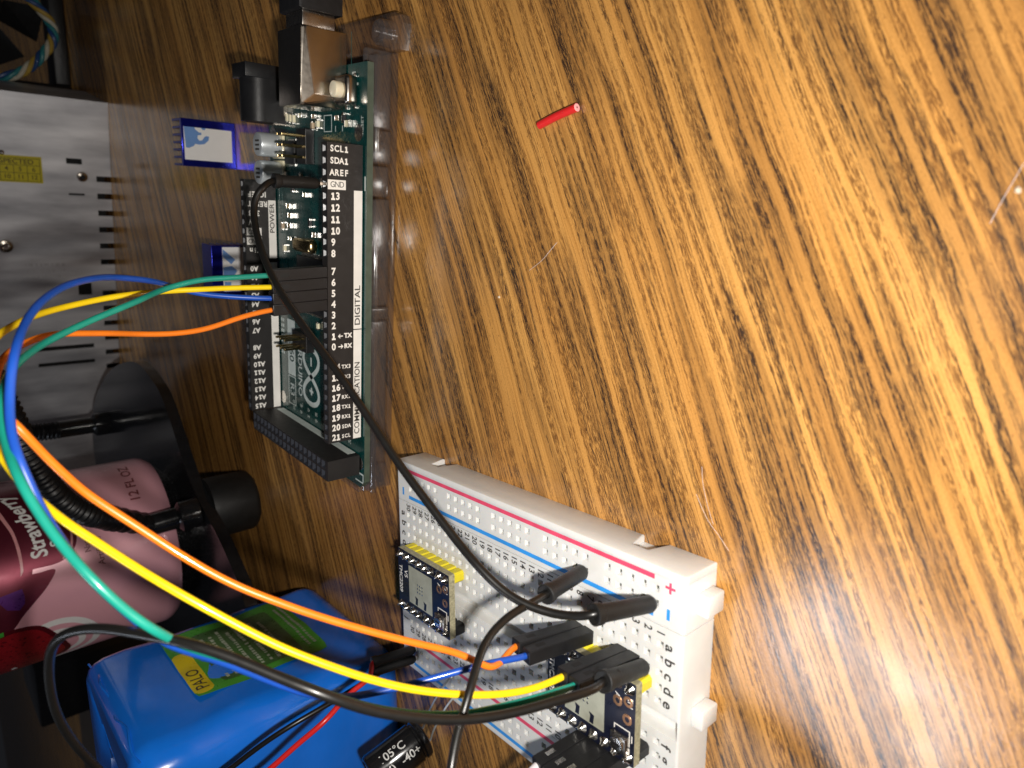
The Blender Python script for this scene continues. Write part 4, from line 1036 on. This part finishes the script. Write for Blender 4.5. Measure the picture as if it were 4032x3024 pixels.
# front sheet built as comb at its lower edge
x = 0.0
for nx in notches:
    pbx(bm, x, nx-1.5, 0, 1.2, 0.1, 7.0); x = nx+1.5
pbx(bm, x, PLn, 0, 1.2, 0.1, 7.0)
def sheet(bm, x0, x1, z0, z1, holes):
    xs = sorted({x0, x1}|{h_[0] for h_ in holes}|{h_[1] for h_ in holes}); zs = sorted({z0, z1}|{h_[2] for h_ in holes}|{h_[3] for h_ in holes})
    for a, b in zip(xs, xs[1:]):
        for c, d in zip(zs, zs[1:]):
            mx, mz = (a+b)/2, (c+d)/2
            if any(h_[0] < mx < h_[1] and h_[2] < mz < h_[3] for h_ in holes): continue
            for yy in (0, -1.2):
                bm.faces.new([bm.verts.new(v) for v in ((a, yy, c), (b, yy, c), (b, yy, d), (a, yy, d))])
holes = [(28.9, 31.9, 13.0, 20.2), (46.6, 47.8, 12.7, 20.0), (131.6, 134.4, 12.6, 40.4), (141.2, 143.8, 12.6, 40.2), (95.4, 102.6, 12.0, 18.6)]
sheet(bm, 0, PLn, 7.0, PHt, holes)
pbx(bm, 0, PLn, 0, 50, PHt, PHt+1.2); pbx(bm, 0, 1.2, 1.21, 50, 0.1, PHt); pbx(bm, PLn-1.2, PLn, 1.21, 50, 0.1, PHt); pbx(bm, 1.21, PLn-1.21, 49, 50, 0.1, PHt)
bmesh.ops.remove_doubles(bm, verts=bm.verts[:], dist=0.001)
case = fin('steel_case', bm, 'steel', ps, smooth=0)
bm = new(); pbx(bm, 3, PLn-3, 6, 44, 2, PHt-4); fin('case_inside', bm, 'hole_black', ps, smooth=0)
for sx, sz, r_ in ((38.0, 13.4, 2.6), (74.9, 49.3, 3.4), (28.4, 46.9, 1.2)):
    bm = new(); lathe(bm, (sx, 0, sz), (0, 1, 0), [(0.01, r_), (0.7, r_*0.86), (1.0, r_*0.5), (0.6, r_*0.42), (0.55, 0)], 28)
    fin('screw', bm, 'nickel', ps)
bm = new(); cyl(bm, (38.0, 0.6, 13.4), (38.0, 1.02, 13.4), 1.1, seg=20); fin('screw_hole', bm, 'hole_black', ps)
bm = new(); box(bm, 29.4, 42.4, 0.0, 0.06, 30.8, 62.0, bev=0); st = fin('inspection_sticker', bm, 'sticker_yellow', ps, smooth=0)
bm = new(); FX = (-1, 0, 0)     # on this face text reads towards local -x when seen from outside
# the sticker is turned: its lines run up the case
SX = (0, 0, -1); SY = (-1, 0, 0)
for a in ((30.4, 30.65, 31.6, 61), (33.8, 34.05, 31.6, 61), (37.6, 37.85, 31.6, 61), (41.5, 41.75, 31.6, 61)): box(bm, a[0], a[1], 0.065, 0.08, a[2], a[3])
for z in (31.6, 37.0, 42.6, 48.2, 53.8, 59.4): box(bm, 34.06 if z > 31.7 else 30.66, 41.49, 0.065, 0.08, z, z+0.25)
text(bm, 'INSPECTED', 2.3, (32.3, 0.07, 43.0), SX, (-1,0,0), 'CENTER', bold=0.05, width=1.1)
for i, (a, b) in enumerate((('6','12'), ('5','11'), ('4','10'), ('3','9'), ('2','8'))):
    text(bm, a, 2.2, (35.9, 0.07, 34.4+5.6*i), SX, (-1,0,0), 'CENTER', bold=0.04)
    text(bm, b, 2.2, (39.7, 0.07, 34.4+5.6*i), SX, (-1,0,0), 'CENTER', bold=0.04)
fin('sticker_print', bm, 'sticker_ink', st, smooth=0)
bm = new(); random.seed(11)
for r_ in range(3):
    z = 24
    while z < 42:
        wv = random.uniform(0.8, 2.4); box(bm, 84+3.2*r_, 85.2+3.2*r_+random.uniform(0, .8), 0.0, 0.03, z, z+wv); z += wv+random.uniform(.6, 1.3)
mat('etched', (0.62, 0.62, 0.64), 0.5, metal=0.4)
fin('stamped_marks', bm, 'etched', ps, smooth=0)

# ================================================================== helping-hand stand
stand = thing('soldering_stand', 'black glossy soldering stand with ribbed flexible arms, carrying the pink can', 'stand', (-70, 150, 0))
PT = 21.0
ctrl = [(-55.3,62.6),(-46.3,80.3),(-35.5,108.0),(-13.0,134.2),(-6.5,149.7),(-4.7,176.6),(-18.1,220.6),(-39.2,258.2),(-58,278),(-90,284),(-125,262),(-146,215),(-148,160),(-132,105),(-105,68),(-76,52)]
sp = spline([(x, y, 0) for x, y in ctrl+ctrl[:2]], 6)[:-6]
poly = [(v.x, v.y) for v in sp]
bm = new(); prism(bm, poly, PT-4.0, PT, bev=0.7, seg=3); fin('base_plate', bm, 'gloss_black', stand, smooth=30)
for x, y in ((-46.0, 104.5), (-62, 225), (-120, 90), (-125, 225)):
    bm = new(); lathe(bm, (x, y, 0.03), (0,0,1), [(0,0),(0,10.0),(0.8,11.0),(2,11.5),(15.5,11.6),(16.9,11.3),(16.95,0)], 48); fin('rubber_foot', bm, 'matte_rubber', stand)
def post(x, y, top, r, lean=(0,0)):
    bm = new(); lathe(bm, (x, y, PT+0.02), (lean[0], lean[1], 1), [(0,0),(0,r*1.35),(0.4,r*1.4),(6.5,r*1.4),(7.2,r*1.15),(7.6,r),(top,r),(top+0.5,r*0.8),(top+0.5,0)], 8 if False else 28)
    return fin('arm_socket', bm, 'gloss_black', stand)
post(-43.8, 99.5, 17.0, 3.9, (-0.1, 0.1))
post(-50.5, 238.0, 22.0, 4.2)
def ribbed(pts, r, name='flexible_arm'):
    P = spline(pts, 24); L_ = [0]
    for a, b in zip(P, P[1:]): L_.append(L_[-1]+(b-a).length)
    def rr(t):
        i = int(t*(len(P)-1)); return r*(1.0+0.10*math.sin(L_[i]*2*math.pi/1.7))
    bm = new(); tube(bm, pts, r, 20, 24, rr=rr); return fin(name, bm, 'black_plastic', stand, smooth=60)
g1 = WIRES['gn1']
ribbed([(-45.0, 100.8, PT+16.8)]+[tuple(q) for q in g1[1:]]+[(40, 62, 88), (80, 78, 96)], 3.3)
ribbed([(-50.5, 238, PT+22), (-50.0, 237, 50), (-48.5, 236, 62), (-45, 234, 74), (-36, 230, 88), (-20, 225, 100)], 4.0)

# ================================================================== drink can
can = thing('drink_can', 'pink and dark red strawberry drink can standing on the black stand', 'can', (-67.46, 134.45, 21))
CX, CY, RC = -67.46, 134.45, 33.0
front = math.atan2(-144.4-CY, 75.88-CX)
def CN(a, z, r=RC): t = front+a/33.0; return Vector((CX+r*math.cos(t), CY+r*math.sin(t), z))
bm = new()
lathe(bm, (CX, CY, PT+0.05), (0,0,1), [(0.6,0),(0.6,21),(0,23.2),(0,24.2),(0.8,25.2),(3.2,27.6),(6.2,30.8)], 96)
fin('can_base', bm, 'can_metal', can)
bm = new()
lathe(bm, (CX, CY, PT+0.05), (0,0,1), [(6.2,30.8),(8.2,32.4),(10.0,32.95),(11.5,33.0),(108,33.0),(112,32.2),(119,27.5),(120.5,27.2),(121,27.6),(121,26.6),(118,25.5),(117.5,0)], 128)
canbody = fin('can_body', bm, 'can_pink', can)
def patch(poly, m, lift, name):
    """flat artwork wrapped round the can; poly in (arc, height)"""
    bm = new()
    vs = [bm.verts.new((a, z, 0)) for a, z in poly]; f = bm.faces.new(vs)
    bmesh.ops.triangulate(bm, faces=[f])
    x0 = min(p[0] for p in poly); x1 = max(p[0] for p in poly); k = x0+1.2
    while k < x1:
        bmesh.ops.bisect_plane(bm, geom=bm.verts[:]+bm.edges[:]+bm.faces[:], plane_co=(k, 0, 0), plane_no=(1, 0, 0)); k += 1.2
    for v in bm.verts: v.co = CN(v.co.x, v.co.y, RC+lift)
    return fin(name, bm, m, canbody, smooth=60)
def curve(pts, n=6): return [(v.x, v.y) for v in spline([(a, z, 0) for a, z in pts], n)]
# dark field behind the flavour name, bounded by its sweeping pink line
dark = curve([(-0.5, 74.6), (-0.6, 70.7), (-0.6, 65.9), (0.4, 62.8), (3.6, 59.4), (8.5, 58.2), (14, 58.6), (22, 60.6), (30, 64), (38, 69), (46, 76)])+curve([(46,118), (20, 122), (-10, 118), (-30, 106), (-36, 96), (-26, 86), (-18.6, 79.2), (-15.2, 76.7), (-11.6, 73.3), (-7.2, 69.0), (-2.4, 66.1), (-2.1, 70.5), (-1.9, 74.4)])
patch(dark, 'can_dark', 0.05, 'dark_artwork')
band = curve([(-2.0, 75.6), (1.5, 75.2), (6.1, 75.3), (9.4, 75.5), (12.8, 76.0), (16.6, 77.1), (24, 79.5), (34, 84)])+curve([(34, 82.6), (24, 78.2), (17.5, 76.3), (13.4, 75.2), (9.8, 74.7), (6.4, 74.4), (2.9, 74.4), (-0.4, 74.6)])
patch(band, 'can_tan', 0.09, 'sweeping_line')
rim = curve([(0.6, 62.6), (3.8, 59.9), (8.8, 58.9), (14, 59.5), (22, 61.6), (30, 65.2)])+curve([(30, 64.4), (22, 60.9), (14, 58.9), (8.8, 58.3), (3.4, 59.3), (0.2, 62.3)])
patch([(a, z+1.1) for a, z in rim], 'can_tan', 0.09, 'sweeping_line')
def cantext(s, size, a0, z0, slope, m, name, bold=0.05, lift=0.10, width=1.0, curv=0.0):
    bm = new()
    def f(x, y): return CN(a0+x-y*slope, z0+x*slope+curv*x*x+y, RC+lift)
    text(bm, s, size, (0,0,0), (1,0,0), (0,1,0), 'LEFT', bold=bold, fn=f, width=width)
    return fin(name, bm, m, canbody, smooth=0)
cantext('Strawberry', 4.6, 2.6, 69.3, 0.02, 'can_white', 'flavour_name', 0.16, width=0.92, curv=0.0095)
cantext('ginger', 3.4, 5.5, 63.9, 0.0, 'can_white', 'flavour_name', 0.07, curv=0.008) if False else cantext('S', 3.6, 5.0, 64.3, 0.0, 'can_white', 'flavour_name', 0.08)
cantext('12 FL OZ', 3.3, 14.6, 38.0, 0.0, 'print_brown', 'volume_print', 0.07, width=1.1)
cantext('(355mL)', 2.0, 31.5, 34.6, 0.0, 'print_brown', 'volume_print', 0.02) if False else None
cantext('Natural', 1.9, 0.5, 56.0, 0.0, 'print_brown', 'small_print', 0.02); cantext('Artificial', 2.1, -4.8, 52.6, 0.0, 'print_brown', 'small_print', 0.02)
def canring(a, z, r, w, m, lift, name, a0=0, a1=360):
    bm = new(); n = 48; vo = []; vi = []
    for k in range(n+1):
        t = math.radians(a0+(a1-a0)*k/n)
        vo.append(bm.verts.new(CN(a+r*math.cos(t), z+r*math.sin(t), RC+lift))); vi.append(bm.verts.new(CN(a+(r-w)*math.cos(t), z+(r-w)*math.sin(t), RC+lift)))
    for k in range(n): bm.faces.new([vo[k], vo[k+1], vi[k+1], vi[k]])
    fin(name, bm, m, canbody, smooth=60)
canring(-33.0, 68.0, 13.2, 2.4, 'can_white', 0.05, 'white_ring'); canring(-33.0, 68.0, 8.6, 2.2, 'can_white', 0.05, 'white_ring')
bulb = curve([(-20.5,90),(-19.5,83.4),(-18.9,78.7),(-20.6,72.1),(-26.6,67.8),(-33,65.0),(-38.4,64.0),(-43.6,67.6),(-48.4,78.3),(-46,92),(-34,100)])
patch(bulb, 'can_deep', 0.08, 'fruit_outline')
cxx, czz = -33.5, 82.0
patch([(cxx+(a-cxx)*0.90, czz+(z-czz)*0.90) for a, z in bulb], 'can_red', 0.12, 'fruit_artwork')
bm = new(); random.seed(5)
for i in range(150):
    a = random.uniform(-44, -22); z = random.uniform(67, 96); w_ = random.uniform(.18, .35)
    if ((a-cxx)/11.5)**2+((z-czz)/15)**2 > 1: continue
    bm.faces.new([bm.verts.new(CN(a+w_*math.cos(t), z+w_*1.6*math.sin(t), RC+0.15)) for t in [k*math.pi/3 for k in range(6)]])
fin('fruit_seeds', bm, 'can_deep', canbody, smooth=60)
patch([(-6.7,82.0),(-5.8,75.8),(-8.4,75.4),(-10.7,75.6),(-12.6,77.2),(-11.5,80.4),(-8.1,82.4)], 'can_purple', 0.09, 'purple_artwork')
patch([(-20.6,83.6),(-18.9,83.3),(-18.7,82.2),(-20.4,82.2)], 'can_green', 0.16, 'green_artwork')
patch([(-43.6,80.8),(-41.6,81.2),(-40.8,80.2),(-42.6,79.3)], 'can_white', 0.16, 'white_spot')

# ================================================================== things behind, mostly in the dark
bm = new(); prism(bm, [(-218, 296), (-262, 300), (-280, 380), (-225, 380)], 0.05, 62, bev=1.5)
tag(fin('black_box', bm, 'gloss_black'), 'plain black box in the dark behind the can and battery', 'box')
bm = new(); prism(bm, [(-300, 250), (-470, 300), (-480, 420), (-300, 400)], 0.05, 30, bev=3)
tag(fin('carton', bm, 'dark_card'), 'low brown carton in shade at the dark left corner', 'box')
tw = thing('twisted_cable', 'bundle of teal, cream and ochre wires twisted together behind the power supply', 'cable', (140, 330, 0))
path = spline([(166, 332, 34), (160, 330, 24), (153, 330, 16.5), (146, 330, 12.5), (139, 330, 13), (133, 330, 17), (127, 330, 22), (121, 331, 29), (117.5, 333, 38), (117, 340, 52)], 14)
for j, mm in enumerate(('wire_teal', 'wire_cream', 'wire_ochre', 'wire_navy')):
    pts = []
    for i, p in enumerate(path[::2]):
        t = (path[min(2*i+1, len(path)-1)]-path[max(2*i-1, 0)]).normalized(); a, b = frame_of(t)
        an = i*0.42+j*math.pi/2; pts.append(tuple(p+(a*math.cos(an)+b*math.sin(an))*1.5))
    bm = new(); tube(bm, pts, 1.15, 10, 3); fin('wire_strand', bm, mm, tw)
fan = thing('cooling_fan', 'dark square fan standing in shadow beyond the grey power supply', 'fan', (160, 372, 0))
bm = new()
for a in ((112, 120), (200, 208)): box(bm, a[0], a[1], 362, 384, 0.05, 88, bev=1)
box(bm, 120.1, 199.9, 362, 384, 0.05, 8, bev=1); box(bm, 120.1, 199.9, 362, 384, 80, 88, bev=1)
fin('fan_frame', bm, 'black_plastic', fan)
bm = new(); cyl(bm, (160, 366, 44), (160, 380, 44), 15, seg=36, bev=1)
fin('fan_hub', bm, 'black_plastic', fan)
for k in range(7):
    a = 2*math.pi*k/7; bm = new(); c, s = math.cos(a), math.sin(a)
    V = [(160+c*15-s*5, 368, 44+s*15+c*5), (160+c*34-s*9, 367, 44+s*34+c*9), (160+c*34+s*9, 378, 44+s*34-c*9), (160+c*15+s*5, 377, 44+s*15-c*5)]
    V2 = [(x, y+0.8, z) for x, y, z in V]
    hullbox(bm, V+V2); fin('fan_blade', bm, 'black_plastic', fan)

# ================================================================== bits lying on the table
w = thing('wire_offcut', 'short red piece of wire insulation lying alone on the wood', 'wire scrap', (90, -51, 0))
bm = new(); a_ = Vector((88.3, -46.0, 0.78)); b_ = Vector((91.0, -55.2, 0.80))
tube(bm, [tuple(a_), tuple(a_.lerp(b_, 0.5)+Vector((0.12, 0.05, 0))), tuple(b_)], 0.74, 22, 8); fin('insulation', bm, 'wire_red', w)
bm = new(); d_ = (b_-a_).normalized(); lathe(bm, b_, d_, [(0.0, 0.70), (0.05, 0.66), (0.05, 0.2), (-0.0, 0.16), (0.0, 0)], 22); core = fin('cut_end', bm, 'pink_core', w)
bm = new(); lathe(bm, b_+d_*0.052, d_, [(0, 0.17), (0.01, 0)], 14); fin('bore', bm, 'can_deep', core)
def hair(pts, label, r=0.03):
    bm = new(); tube(bm, pts, r, 6, 8); tag(fin('hair_fibre', bm, 'fibre'), label, 'fibre', 'stray fibres on the table')
hair([(67.60,-52.30,0.12), (66.10,-51.30,0.62), (63.90,-49.10,0.62), (61.60,-45.40,0.12)], 'thin curved pale fibre on the wood right of the teal board')
hair([(35.50,-89.10,0.12), (33.10,-90.00,0.62), (30.00,-91.30,0.62), (26.80,-92.60,0.12)], 'upper pale fibre on the wood beyond the near end of the breadboard')
hair([(30.60,-88.80,0.12), (27.50,-91.70,0.62), (25.50,-94.30,0.62), (23.60,-96.00,0.12)], 'lower pale fibre crossing the other one near the breadboard')
hair([(82.70,-122.30,0.12), (80.60,-121.80,0.62), (78.10,-121.10,0.62), (76.10,-120.50,0.12)], 'long pale fibre at the near right of the table')
bm = new(); bmesh.ops.create_icosphere(bm, subdivisions=2, radius=0.32, matrix=Matrix.Translation((79.80,-122.40,0.44)))
for v in bm.verts: v.co += Vector((random.uniform(-.12,.12), random.uniform(-.12,.12), random.uniform(-.06,.06)))
tag(fin('crumb', bm, 'crumb', smooth=0), 'white crumb on the wood at the near right edge', 'crumb', 'crumbs on the table')
bm = new(); bmesh.ops.create_icosphere(bm, subdivisions=2, radius=0.2, matrix=Matrix.Translation((55.00,-36.90,0.22)))
for v in bm.verts: v.co += Vector((random.uniform(-.12,.12), random.uniform(-.12,.12), random.uniform(-.06,.06)))
tag(fin('crumb', bm, 'crumb', smooth=0), 'tiny pale crumb on the wood right of the board middle', 'crumb', 'crumbs on the table')
